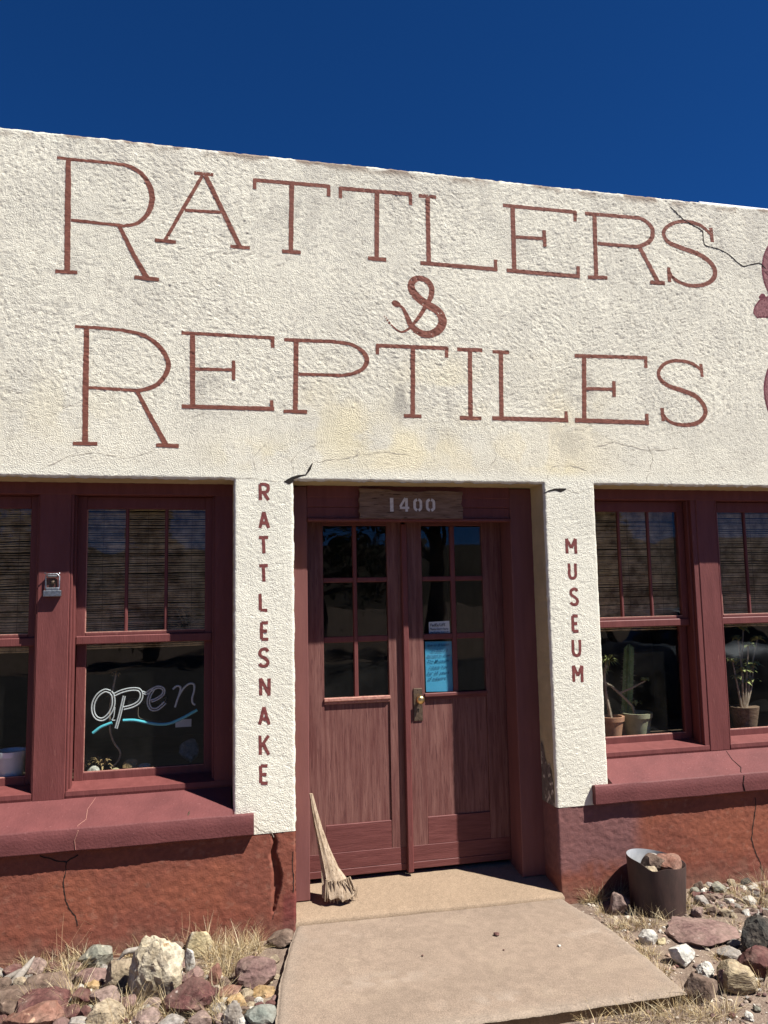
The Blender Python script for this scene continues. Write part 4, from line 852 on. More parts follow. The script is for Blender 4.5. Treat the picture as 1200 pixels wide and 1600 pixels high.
# walkway slab: grid in (u along front, v back to front)
def slab_obj():
    n, m = 150, 110; V = []; C = []
    bl, br, fl, fr_ = np.array([0.475, 0.005]), np.array([2.035, -0.035]), np.array([0.262, -1.13]), np.array([2.07, -1.15])
    us, vs_ = np.linspace(0, 1, n), np.linspace(0, 1, m); U, W = np.meshgrid(us, vs_); u, w = U.ravel(), W.ravel()
    left = bl[None, :]*(1-w[:, None])+fl[None, :]*w[:, None]; right = br[None, :]*(1-w[:, None])+fr_[None, :]*w[:, None]
    left[:, 0] += -0.03*np.sin(w*math.pi); right[:, 0] += 0.03*np.sin(w*math.pi*0.9)+0.02*sm(0.1, 0.3, w)
    p = left*(1-u[:, None])+right*u[:, None]
    x, y = p[:, 0], p[:, 1]
    e = np.minimum(np.minimum(u*1.6, (1-u)*1.6), (1-w)*1.13)
    x = x+np.where(e < 0.03, 0.012*(fbm(np.stack([x*18, y*18, 0*x], 1), 221, 3)-0.5)*(1-e/0.03), 0)
    y = y+np.where(e < 0.03, 0.014*(fbm(np.stack([x*18, y*18, 0*x+4], 1), 222, 3)-0.5)*(1-e/0.03), 0)
    z = 0.002*(fbm(np.stack([x*30, y*30, 0*x], 1), 211, 3)-0.5)+0.008*(fbm(np.stack([x*2, y*2, 0*x], 1), 212, 2)-0.5)
    z = z-0.016*np.clip(1-e/0.022, 0, 1)**2-0.012*np.clip(1-w*1.13/0.02, 0, 1)
    base = np.array([0.252, 0.194, 0.148]); q = fbm(np.stack([x*3, y*3, 0*x], 1), 213, 4)[:, None]; g = fbm(np.stack([x*25, y*25, 0*x], 1), 214, 3)[:, None]
    c = base*(0.96+0.08*q); edge_c = (sm(0.10, 0.0, e+0.06*(g[:, 0]-.5)))[:, None]; c = c*(1-.45*edge_c)+np.array([0.27, 0.225, 0.18])*.45*edge_c
    c = c*(0.86+0.28*g)*(0.90+0.20*fbm(np.stack([x*90, y*90, 0*x], 1), 216, 2)[:, None])
    for mx_, my_, sx_, sy_ in ((930, 1457, 0.16, 0.05), (520, 1463, 0.14, 0.05), (600, 1530, 0.20, 0.06), (780, 1560, 0.22, 0.05)):
        m0 = G(mx_, my_, 0); k_ = (np.exp(-((x-m0[0])/sx_)**2-((y-m0[1])/sy_)**2)*sm(0.40, 0.62, fbm(np.stack([x*22, y*22, 0*x], 1), 217, 4)))[:, None]; c = c*(1-.35*k_)+np.array([0.40, 0.34, 0.28])*.35*k_
    dk = sm(0.56, 0.70, fbm(np.stack([x*2.4, y*3.4, 0*x], 1), 218, 5))[:, None]; c = c*(1-.07*dk)
    st = sm(0.62, 0.72, fbm(np.stack([x*6, y*6, 0*x], 1), 215, 4))[:, None]; c = c*(1-.2*st)+np.array([0.34, 0.27, 0.20])*.2*st
    V = np.stack([x, y, z], 1); ii = np.arange(n*m).reshape(m, n)
    Q = [np.stack([ii[:-1, :-1], ii[1:, :-1], ii[1:, 1:], ii[:-1, 1:]], -1).reshape(-1, 4)]; b = n*m; Vs = [V]; Cs = [c]
    for idx in (ii[:, 0], ii[-1, :], ii[:, -1], ii[0, :]):
        v2 = V[idx].copy(); v2[:, 2] = -0.16; k = np.arange(b, b+len(idx)); b += len(idx); Vs.append(v2); Cs.append(c[idx]*0.85)
        Q.append(np.stack([idx[:-1], idx[1:], k[1:], k[:-1]], 1))
    return obj('walkway', mesh_from(np.concatenate(Vs), np.concatenate(Q), True, np.concatenate(Cs)), M['concrete'])
wk = slab_obj(); tag(wk, 'tan concrete walkway slab leading to the door', 'walkway', kind='structure')
def thresh():
    n, m = 150, 40; us, vs_ = np.linspace(0, 1, n), np.linspace(0, 1, m); U, W = np.meshgrid(us, vs_); u, w = U.ravel(), W.ravel()
    x = 0.470+1.575*u; yb = 0.014-0.055*u**1.3+0.012*(fbm(np.stack([u*14, 0*u, 0*u], 1), 231, 3)-0.5)
    y = yb+(0.46-yb)*w
    z = 0.012+0.055*np.clip(y/0.375, 0, 1.1)+0.004*(fbm(np.stack([x*6, y*6, 0*x], 1), 232, 3)-0.5)+0.003*(fbm(np.stack([x*40, y*40, 0*x], 1), 233, 2)-0.5)-0.010*sm(0.05, 0, w)
    q = fbm(np.stack([x*4, y*4, 0*x], 1), 234, 4)[:, None]; c = np.array([0.275, 0.205, 0.142])*(0.88+.24*q)*(0.88+0.24*fbm(np.stack([x*60, y*60, 0*x], 1), 235, 3)[:, None])
    V = np.stack([x, y, z], 1); ii = np.arange(n*m).reshape(m, n)
    v2 = V[ii[0]].copy(); v2[:, 2] = -0.03; k = np.arange(n*m, n*m+n)
    Q = np.concatenate([np.stack([ii[:-1, :-1], ii[:-1, 1:], ii[1:, 1:], ii[1:, :-1]], -1).reshape(-1, 4), np.stack([k[:-1], k[1:], ii[0, 1:], ii[0, :-1]], 1)])
    return obj('threshold', mesh_from(np.concatenate([V, v2]), Q, True, np.concatenate([c, c[:n]*.8])), M['concrete'])
th = thresh(); tag(th, 'sloping tan concrete threshold at the foot of the door', 'threshold', kind='structure')

# ------------------------------------------------------------------ rocks
def rockmat(name, c1, c2, c3=None, t=(0.6, 0.66), s=30, bump=0.7, st=(1, 1, 1)):
    M[name] = mat_proc('rock_'+name, tuple(v*0.72 for v in c1), tuple(v*0.80 for v in c2), 9, 0.92, min(1, bump+0.2), 45, st, c3=c3, c3t=t, c3scale=s, spec=0.15, bdist=0.010)
rockmat('maroon', (0.10, 0.042, 0.038), (0.17, 0.078, 0.068), (0.62, 0.52, 0.46), (0.68, 0.72), 26)
rockmat('mauve', (0.17, 0.10, 0.088), (0.26, 0.165, 0.145), (0.65, 0.55, 0.50), (0.70, 0.74), 30)
rockmat('quartz', (0.40, 0.32, 0.20), (0.66, 0.60, 0.46), (0.30, 0.20, 0.10), (0.62, 0.72), 18, 1.0)
rockmat('cream', (0.52, 0.42, 0.23), (0.66, 0.57, 0.36), (0.70, 0.66, 0.54), (0.56, 0.66), 14)
rockmat('white', (0.55, 0.52, 0.45), (0.72, 0.69, 0.62), (0.36, 0.28, 0.2), (0.66, 0.72), 20)
rockmat('greygreen', (0.20, 0.20, 0.155), (0.32, 0.31, 0.25), (0.42, 0.38, 0.28), (0.60, 0.68), 20)
rockmat('tan', (0.30, 0.235, 0.155), (0.46, 0.38, 0.265), (0.22, 0.165, 0.11), (0.58, 0.66), 60, 1.0)
rockmat('brown', (0.115, 0.075, 0.055), (0.205, 0.145, 0.11), (0.32, 0.24, 0.18), (0.64, 0.70), 18)
rockmat('orange', (0.36, 0.22, 0.09), (0.50, 0.35, 0.18), (0.34, 0.18, 0.09), (0.60, 0.68), 16)
rockmat('red', (0.19, 0.085, 0.058), (0.29, 0.155, 0.115), (0.46, 0.30, 0.2), (0.62, 0.68), 18)
rockmat('sage', (0.18, 0.195, 0.165), (0.26, 0.275, 0.24), None)
rockmat('grey', (0.27, 0.24, 0.21), (0.40, 0.37, 0.33), (0.55, 0.50, 0.44), (0.64, 0.70), 26)
rockmat('black', (0.025, 0.026, 0.024), (0.075, 0.072, 0.062), (0.14, 0.125, 0.09), (0.62, 0.70), 14, 1.0)
rockmat('band', (0.30, 0.23, 0.13), (0.46, 0.38, 0.25), (0.24, 0.16, 0.09), (0.58, 0.66), 9, 0.8, (1, 1, 3))
rockmat('pink', (0.22, 0.15, 0.125), (0.34, 0.25, 0.215), (0.22, 0.15, 0.13), (0.62, 0.68), 20)
def ico(sub):
    bm = bmesh.new(); bmesh.ops.create_icosphere(bm, subdivisions=sub, radius=1); bm.verts.index_update()
    v = np.array([x.co for x in bm.verts]); f = np.array([[w.index for w in q.verts] for q in bm.faces]); bm.free(); return v, f
ICO = {k: ico(k) for k in (1, 2, 3, 4)}
def rock_mesh(dx, dy, dz, seed, ang=0.75, sub=4, knob=0.0):
    r = np.random.default_rng(seed); v, f = ICO[sub]; v = v.copy()
    v *= (1+(fbm(v*1.3+seed, seed, 3)-0.5)*0.7)[:, None]
    for k in range(int(9+8*ang)):                       # planar chips
        n = r.normal(size=3); n /= np.linalg.norm(n); c = r.uniform(0.62, 0.92)*(1.15-0.25*ang)
        d = v@n-c; m = d > 0; v[m] -= np.outer(d[m]*0.92, n)
    nn = v/np.linalg.norm(v, axis=1)[:, None]
    v += nn*((fbm(v*2.6+seed, seed+9, 3)-0.5)*0.07+(fbm(v*9+seed, seed+3, 4)-0.5)*(0.09+0.28*knob))[:, None]
    mn, mx = v.min(0), v.max(0); v = (v-(mn+mx)/2)/(mx-mn)
    v = v*np.array([dx, dy, dz]); v[:, 2] += dz/2
    me = mesh_from(v, f, True)
    try: me.set_sharp_from_angle(angle=math.radians(22))
    except Exception: pass
    return me
def rock(cx, cy, w, h, mat, label, seed, flat=None, rot=0.0, ang=0.75, zb=None, group=None, sub=4, knob=0, name='rock', lean=0.0, cat='rock', depth=0.8):
    zb = GZ+0.002 if zb is None else zb
    p = G(cx, cy+h*0.5, zb); dist = (p-CAM)@AF; s_ = dist/F; W = w*s_; D = W*depth
    vd = (p-CAM); vd[2] = 0; vd /= np.linalg.norm(vd); ph = math.atan2(CAM[2]-zb, np.linalg.norm((p-CAM)[:2]))
    Hh = flat if flat else max((h*s_-math.sin(ph)*D*0.8)/math.cos(ph), 0.38*W)
    c = p+vd*D*0.45
    Hh = Hh*1.10 if flat is None else Hh
    c[1] = min(c[1], -0.42*D-0.012) if name == 'rock' and zb < 0.05 else c[1]
    o = obj(name, rock_mesh(W, D, Hh*1.12, seed, ang, sub, knob), M[mat]); o.location = (c[0], c[1], zb-0.20*Hh)
    o.rotation_euler = (0, lean, rot); tag(o, label, cat, group); return o
RK = [
 (150, 1494, 52, 44, 'greygreen', 'grey-green lichened angular rock against the wall base', dict(ang=1)),
 (187, 1527, 46, 54, 'tan', 'tan grainy sandstone rock leaning on the big quartz rock', dict(ang=.6)),
 (243, 1522, 88, 106, 'quartz', 'large knobbly white and tan quartz rock, tallest in the heap', dict(ang=.5, knob=.8, depth=.6)),
 (310, 1476, 44, 44, 'cream', 'pale yellow rock standing against the red wall base', dict(ang=.7, depth=.6)),
 (297, 1503, 16, 38, 'white', 'narrow upright white stone below the pale yellow rock', dict(depth=.9)),
 (300, 1527, 38, 30, 'mauve', 'dull mauve stone between the quartz and maroon rocks', {}),
 (329, 1526, 22, 38, 'red', 'thin tilted red stone behind the maroon rock', dict(lean=.3)),
 (296, 1560, 92, 70, 'maroon', 'large dark maroon rock with a pitted side in front of the quartz', dict(ang=.8, knob=.3)),
 (400, 1522, 66, 54, 'mauve', 'rounded mauve cobble flecked with white beside the walkway', dict(ang=.35)),
 (438, 1460, 46, 28, 'brown', 'flat dark brown stone at the corner of pillar and walkway', dict(ang=.9)),
 (370, 1567, 32, 28, 'orange', 'small block of orange-yellow stone', dict(ang=1)),
 (358, 1551, 40, 22, 'red', 'reddish stone tucked behind the orange-yellow block', {}),
 (412, 1552, 36, 16, 'orange', 'flat orange-tan chip below the white-flecked cobble', dict(ang=.9)),
 (408, 1588, 52, 38, 'sage', 'smooth sage green-grey stone beside the walkway edge', dict(ang=.5)),
 (268, 1602, 42, 30, 'grey', 'pale grey rounded stone in front of the maroon rock', dict(ang=.4)),
 (77, 1540, 78, 46, 'brown', 'flat-topped dark brown rock below the driftwood sticks', dict(ang=1)),
 (64, 1577, 84, 50, 'maroon', 'maroon rock splashed with white in front of the brown rock', dict(ang=.9)),
 (14, 1568, 70, 56, 'brown', 'long grainy brown rock under the driftwood sticks', dict(ang=.8, rot=.4)),
 (142, 1527, 50, 32, 'mauve', 'round mauve-brown stone below the grey-green rock', dict(ang=.4)),
 (144, 1540, 28, 16, 'orange', 'small yellow chip resting below the mauve-brown stone', dict(ang=.9)),
 (166, 1589, 60, 46, 'tan', 'big rounded grey-tan stone in front of the pink-brown slab', dict(ang=.3)),
 (165, 1561, 54, 28, 'pink', 'pink-brown slab behind the rounded grey-tan stone', {}),
 (52, 1604, 92, 28, 'red', 'broad orange-pink slab in front of the white-splashed maroon rock', dict(ang=.9)),
 (272, 1478, 34, 26, 'brown', 'small brown rock behind the big quartz rock', {}),
 (132, 1584, 20, 26, 'maroon', 'small dark stone beside the rounded grey-tan stone', {}),
 (229, 1592, 52, 32, 'pink', 'pinkish flat stone below the big quartz rock', {}),
 (969, 1413, 38, 38, 'pink', 'pink-grey rock beside the metal pipe and the walkway', dict(ang=.8)),
 (1099, 1456, 120, 48, 'mauve', 'broad flat mauve flagstone in front of the metal pipe', dict(flat=.05, ang=1, depth=.9)),
 (1013, 1465, 28, 28, 'white', 'chalk white stone beside the walkway edge', dict(ang=.8)),
 (1034, 1472, 17, 13, 'cream', 'little cream pebble next to the chalk white stone', {}),
 (1067, 1495, 42, 36, 'white', 'pale chipped rock in front of the flagstone', dict(ang=.7)),
 (1103, 1515, 32, 28, 'white', 'bright white rough rock beside the banded tan rock', dict(ang=.7, knob=.5)),
 (1098, 1546, 64, 50, 'brown', 'big grey-brown rock at the front corner of the walkway', dict(ang=1, depth=.7)),
 (1153, 1528, 58, 58, 'band', 'elongated tan banded rock between white rock and dark red rock', dict(ang=.6, rot=-.5, depth=1.1)),
 (1140, 1491, 36, 22, 'grey', 'flat grey stone above the banded tan rock', dict(ang=.9)),
 (1132, 1532, 22, 34, 'mauve', 'slender purplish stone wedged beside the banded rock', dict(rot=.5)),
 (1186, 1466, 64, 70, 'black', 'big jagged black rock beside the flagstone', dict(ang=.9, knob=.6)),
 (1188, 1508, 62, 52, 'maroon', 'dark red rock below the jagged black rock', dict(ang=1)),
 (1132, 1541, 15, 13, 'orange', 'little orange stone below the banded tan rock', {}),
 (1170, 1588, 17, 14, 'white', 'white pebble on open dirt', {}),
 (1124, 1388, 24, 20, 'greygreen', 'grey-green stone against the wall right of the pipe', dict(ang=.9)),
 (1167, 1381, 20, 17, 'black', 'small black stone against the right wall base', {}),
 (1092, 1386, 15, 20, 'brown', 'small dark brown stone against the wall beside the pipe', {}),
 (1140, 1379, 14, 15, 'tan', 'small tan stone touching the wall between grey-green and black stones', {}),
 (1148, 1474, 22, 14, 'grey', 'small grey stone between flagstone and black rock', {}),
]
for i, (cx, cy, w, h, m, lab, kw) in enumerate(RK): rock(cx, cy, w, h, m, lab, 100+i*7, **kw)
# small rubble of loose stones by the right wall and in the heap on the left
mats = ['grey', 'tan', 'greygreen', 'pink', 'brown', 'mauve', 'brown', 'maroon', 'grey', 'white']
CN = {'grey': 'grey', 'tan': 'tan', 'greygreen': 'grey-green', 'pink': 'pinkish', 'brown': 'brown', 'mauve': 'mauve', 'maroon': 'dark maroon', 'white': 'whitish'}
for k in range(50):
    cx, cy = random.uniform(1085, 1205), random.uniform(1384, 1430)
    if cx < 1110 and cy > 1415: continue
    w = random.uniform(9, 20); mm = random.choice(mats); rock(cx, cy, w, w*random.uniform(.5, .8), mm, 'loose %s stone in the rubble between wall and flagstone' % CN[mm], 900+k, sub=2, group='%s rubble between wall and flagstone' % CN[mm], rot=random.random()*6)
for k in range(60):
    cx, cy = (random.uniform(0, 340), random.uniform(1505, 1602)) if k < 45 else (random.uniform(330, 425), random.uniform(1535, 1602))
    w = random.uniform(7, 13); mm = random.choice(mats); rock(cx, cy, w, w*random.uniform(.5, .8), mm, 'loose small %s stone in the heap below the open sign window' % CN[mm], 1200+k, sub=2, group='small %s stones in the heap' % CN[mm], rot=random.random()*6)
for k in range(30):
    cx, cy = random.uniform(985, 1200), random.uniform(1480, 1600)
    if (cy-1440) > (cx-950)*0.98: continue
    w = random.uniform(6, 14); mm = random.choice(mats); rock(cx, cy, w, w*random.uniform(.5, .8), mm, 'loose small %s stone on dirt between walkway and flagstone' % CN[mm], 1500+k, sub=2, group='small %s stones between walkway and flagstone' % CN[mm], rot=random.random()*6)
BOX = [(cx, cy, w, h) for (cx, cy, w, h, m, lab, kw) in RK]
def fill(n, x0, x1, y0, y1, wr, lab, grp, seed0, mm_):
    k = 0; tries = 0
    while k < n and tries < 6000:
        tries += 1; cx, cy = random.uniform(x0, x1), random.uniform(y0, y1); w = random.uniform(*wr); h = w*random.uniform(.55, .9)
        if any(abs(cx-a) < (c*.5+w*.5)*.72 and abs(cy-b) < (d*.5+h*.5)*.62 for a, b, c, d in BOX): continue
        if cx > 300 and cx < 425 and cy < 1535: continue
        BOX.append((cx, cy, w, h)); m = random.choice(mm_); k += 1
        rock(cx, cy, w, h, m, lab % CN[m], seed0+k, sub=3, group=grp % CN[m], rot=random.random()*6, ang=random.uniform(.7, 1.1))
fm = ['brown', 'mauve', 'maroon', 'tan', 'grey', 'brown', 'maroon', 'white', 'pink']
fill(26, 0, 345, 1508, 1602, (28, 46), 'medium angular %s rock packed in the heap below the open sign window', 'medium %s rocks in the heap', 2000, [m for m in fm if m != 'white'])
fill(46, 0, 430, 1500, 1604, (14, 26), 'fist-sized angular %s stone packed in the heap below the open sign window', 'fist-sized %s stones in the heap', 2100, fm)
fill(34, 1085, 1206, 1384, 1432, (13, 26), 'angular %s stone packed along the right wall base', 'angular %s stones along the right wall base', 2300, fm)
fill(14, 1000, 1206, 1470, 1600, (14, 24), 'angular %s stone half sunk in dirt near the flagstone', 'angular %s stones half sunk near the flagstone', 2400, fm) if False else None
# rocks on the shelf behind the glass
for (cx, cy, w, h, m, lab) in ((146, 1205, 16, 10, 'white', 'whitish stone on the window shelf below the open sign'), (203, 1200, 18, 14, 'orange', 'orange-tan stone on the window shelf below the open sign'),
                               (226, 1203, 14, 9, 'white', 'pale pebble beside the orange-tan stone on the window shelf'), (214, 1206, 10, 7, 'grey', 'tiny grey pebble on the window shelf'), (180, 1207, 12, 6, 'cream', 'tiny cream pebble on the window shelf'), (295, 1178, 24, 26, 'grey', 'grey rock in shade at the back of the window shelf')):
    p = B(cx, cy+h/2, 0.46 if cx < 290 else 0.6); o = rock(cx, cy, w, h, m, lab, int(cx*13), zb=0.5, sub=3)
    o.location = (p[0], p[1], SZ+0.004)

# ------------------------------------------------------------------ metal pipe with rocks in it
pc = G(1030, 1437, GZ); pc = np.array([pc[0]+0.075, pc[1]+0.155, GZ]); pc[1] = min(pc[1], -0.20)
pipe = empty('metal_pipe', tuple(pc)); tag(pipe, 'rusty brown upright metal pipe filled with rocks beside the walkway', 'pipe')
n = 56; V = []; Fc = []
ztop = B(980, 1338, pc[1])[2]
def rimz(a):                                             # slanted, dented cut
    c = math.cos(a); s_ = math.sin(a)
    z = 0.288-0.020*(c+0.25)+0.006*s_
    d = (a-math.radians(232)+math.pi) % (2*math.pi)-math.pi
    return z-0.028*math.exp(-(d/0.30)**2)
for k in range(n):
    a = 2*math.pi*k/n; ca_, sa_ = math.cos(a), math.sin(a)
    for (r_, zz) in ((0.150, -0.05), (0.158, rimz(a)*0.5), (0.166, rimz(a)-0.004), (0.1655, rimz(a)), (0.1625, rimz(a)), (0.1615, rimz(a)-0.01), (0.150, 0.12)):
        V.append((pc[0]+r_*ca_, pc[1]+r_*sa_, pc[2]+zz))
m_ = 7
outer = MB(); inner = MB()
outer.add(V, [(k*m_+j, ((k+1) % n)*m_+j, ((k+1) % n)*m_+j+1, k*m_+j+1) for k in range(n) for j in (0, 1, 2, 3)])
inner.add(V, [(k*m_+j, ((k+1) % n)*m_+j, ((k+1) % n)*m_+j+1, k*m_+j+1) for k in range(n) for j in (4, 5)])
under(outer.build('outer_wall', M['pipe'], smooth=True), pipe); under(inner.build('inner_wall', M['pipein'], smooth=True), pipe)
for (dx, dy, w, hh_, m, lab, sd_) in ((-0.035, -0.01, .15, .12, 'brown', 'split dark stone on top inside the metal pipe', 31), (0.06, -0.03, .17, .10, 'red', 'reddish banded stone inside the metal pipe', 32), (0.02, 0.08, .12, .08, 'grey', 'grey stone at the back inside the metal pipe', 33), (-0.08, -0.06, .10, .07, 'tan', 'tan stone low inside the metal pipe', 34)):
    o = obj('rock', rock_mesh(w, w*.8, hh_, sd_, .9, 3), M[m]); o.location = (pc[0]+dx, pc[1]+dy, pc[2]+0.205); tag(o, lab, 'rock')
o = obj('rock', rock_mesh(.30, .30, .20, 35, .5, 3), M['brown']); o.location = (pc[0], pc[1], pc[2]+0.04); tag(o, 'big brown stone filling the bottom of the metal pipe', 'rock')

# ------------------------------------------------------------------ dried stalk leaning by the door
def stalk():
    cl = [((486, 1240), 5.0, 5, 0.250), ((490, 1262), 8, 7, 0.238), ((497, 1292), 11, 9, 0.222), ((506, 1325), 16, 11, 0.203), ((515, 1355), 24, 14, 0.182), ((523, 1376), 36, 17, 0.165), ((528, 1389), 45, 20, 0.155), ((531, 1399), 50, 22, 0.147), ((533, 1404), 48, 20, 0.143)]
    n = 28; V = []; Fc = []
    for i, ((px, py), w, th_, Y) in enumerate(cl):
        c = B(px, py, Y); sc = (Y+4.4)/math.cos(YAW)/F*0.97
        for k in range(n):
            a = 2*math.pi*k/n; rip = 1+0.10*math.cos(9*a+1)+0.05*math.cos(17*a)
            x = c[0]+math.cos(a)*w*sc*0.5*rip; y = c[1]+math.sin(a)*th_*sc*0.5*rip; z = c[2]
            if i >= len(cl)-2: z += (0.03*vn(np.array([[k*0.9, 1.0, 2.0]]), 4)[0]-0.012)*(1.6 if i == len(cl)-1 else .6)+0.05*max(0, math.cos(a))**2*(i == len(cl)-1)
            V.append((x, y, z))
    m = len(cl)
    for i in range(m-1):
        for k in range(n): Fc.append((i*n+k, i*n+(k+1) % n, (i+1)*n+(k+1) % n, (i+1)*n+k))
    Fc.append(tuple(range(n))); Fc.append(tuple((m-1)*n+k for k in range(n-1, -1, -1)))
    mb = MB(); mb.add(V, Fc)
    for k in range(70):                                  # split fibre ends
        a = k/69; px = 507+a*52; py = 1396+5*math.sin(a*3)-a*5; Y = 0.138+random.uniform(-.012, .03)
        p = B(528+(px-533)*0.72, py-22, Y); q = B(px+random.uniform(-2, 2), py+random.uniform(4, 14), Y-0.008); q[2] = max(q[2], 0.030)
        mb.tube([p, (p+q)/2, q], [.0035, .0036, .0016], 5)
    return mb.build('palm_stalk', M['frond'], smooth=True)
tag(stalk(), 'dried pale palm stalk with frayed wide foot leaning beside the door', 'stalk')

# driftwood
def drift(name, pts, r, lab):
    P = [G(x, y, GZ) if z is None else B(x, y, z) for x, y, z in pts]
    o = MB().tube(catmull(P, 5), list(np.interp(np.linspace(0, 1, (len(P)-1)*5+1), np.linspace(0, 1, len(r)), r)), 9).build(name, M['drift'], smooth=True); tag(o, lab, 'driftwood'); return o
drift('driftwood_stick', [(8, 1548, -.20), (28, 1528, -.17), (44, 1508, -.13), (54, 1494, -.11)], [.016, .02, .014, .003], 'split pale driftwood stick pointing up beside the wall')
drift('driftwood_stick', [(-6, 1540, -.14), (12, 1528, -.13), (30, 1518, -.12), (44, 1512, -.11)], [.012, .014, .012, .004], 'thin grey driftwood stick lying below the split pale stick')
drift('driftwood_stick', [(-8, 1520, -.08), (6, 1524, -.09), (18, 1530, -.10)], [.012, .014, .006], 'short driftwood stub at the wall base')
drift('driftwood_branch', [(186, 1499, -.22), (196, 1488, -.22), (208, 1485, -.21), (222, 1484, -.2), (223, 1496, -.2)], [.005, .012, .014, .013, .006], 'dark weathered crooked branch on the tan sandstone rock')
rock(357, 1588, 32, 40, 'drift', 'grey weathered driftwood knot beside the orange-yellow block', 811, name='driftwood_knot', cat='driftwood', ang=.3, knob=.6, lean=.25, depth=.6)
# dead leaf on the ledge, pebble on the walkway
lf = at(294, 1279, 0.0); me = MB(); me.tube([lf+Vector((-.012, -.02, .0)), lf+Vector((-.006, -.005, .012)), lf+Vector((.004, .006, .028)), lf+Vector((.006, .01, .036))], [.004, .011, .009, .003], 6, flat=.4)
o = me.build('dead_leaf', M['soil'], smooth=True); tag(o, 'curled dead leaf on the window ledge below the open sign', 'leaf')
for cx, cy, w, lab in ((776, 1461, 9, 'lone dark chip of stone on the walkway'), (660, 1493, 4, 'tiny dark pebble on the walkway'), (787, 1484, 3.5, 'tiny speck of grit on the walkway'), (874, 1478, 6, 'tiny white pebble on the walkway')):
    p = G(cx, cy, 0.004); s_ = (p-CAM)@AF/F; o = obj('pebble', rock_mesh(w*s_, w*s_, w*s_*.5, int(cx), .9, 2), M['white' if 'white' in lab else 'maroon']); o.location = (p[0], p[1], 0.001); tag(o, lab, 'pebble')

# ------------------------------------------------------------------ gravel and dry grass (uncountable)
def gravel():
    v0, f0 = ICO[1]; n = 9000; Vs = []; Fs = []; Cs = []; b = 0
    pal = np.array([[.30, .24, .19], [.42, .36, .29], [.20, .13, .10], [.52, .47, .40], [.15, .11, .09], [.36, .25, .19]])
    for k in range(n):
        if k % 2: x, y = rng.uniform(-1.3, 0.42), rng.uniform(-1.6, -0.02)
        else: x, y = rng.uniform(1.0, 4.2), rng.uniform(-2.0, -0.02)
        if x > 0.25 and x < 2.06 and y > -1.16: continue
        s_ = 0.004+0.012*rng.random()**3; sc = s_*rng.uniform(.6, 1.3, 3); a = rng.random()*6.28
        v = v0*(1+0.25*rng.uniform(-1, 1, (len(v0), 1)))*sc; v = np.stack([v[:, 0]*math.cos(a)-v[:, 1]*math.sin(a), v[:, 0]*math.sin(a)+v[:, 1]*math.cos(a), v[:, 2]*.7], 1)
        z = float(ground_h(np.array([x]), np.array([y]))[0]) if False else GZ
        Vs.append(v+np.array([x, y, z+s_*.2])); Fs.append(f0+b); b += len(v0); Cs.append(np.tile(pal[rng.integers(6)]*rng.uniform(.7, 1.2), (len(v0), 1)))
    V = np.concatenate(Vs); V[:, 2] += ground_h(V[:, 0], V[:, 1])-GZ
    return obj('gravel', mesh_from(V, np.concatenate(Fs), False, np.concatenate(Cs)), M['pebble'])
tag(gravel(), 'fine mixed gravel scattered over the dirt beside the walkway', 'gravel', kind='stuff')
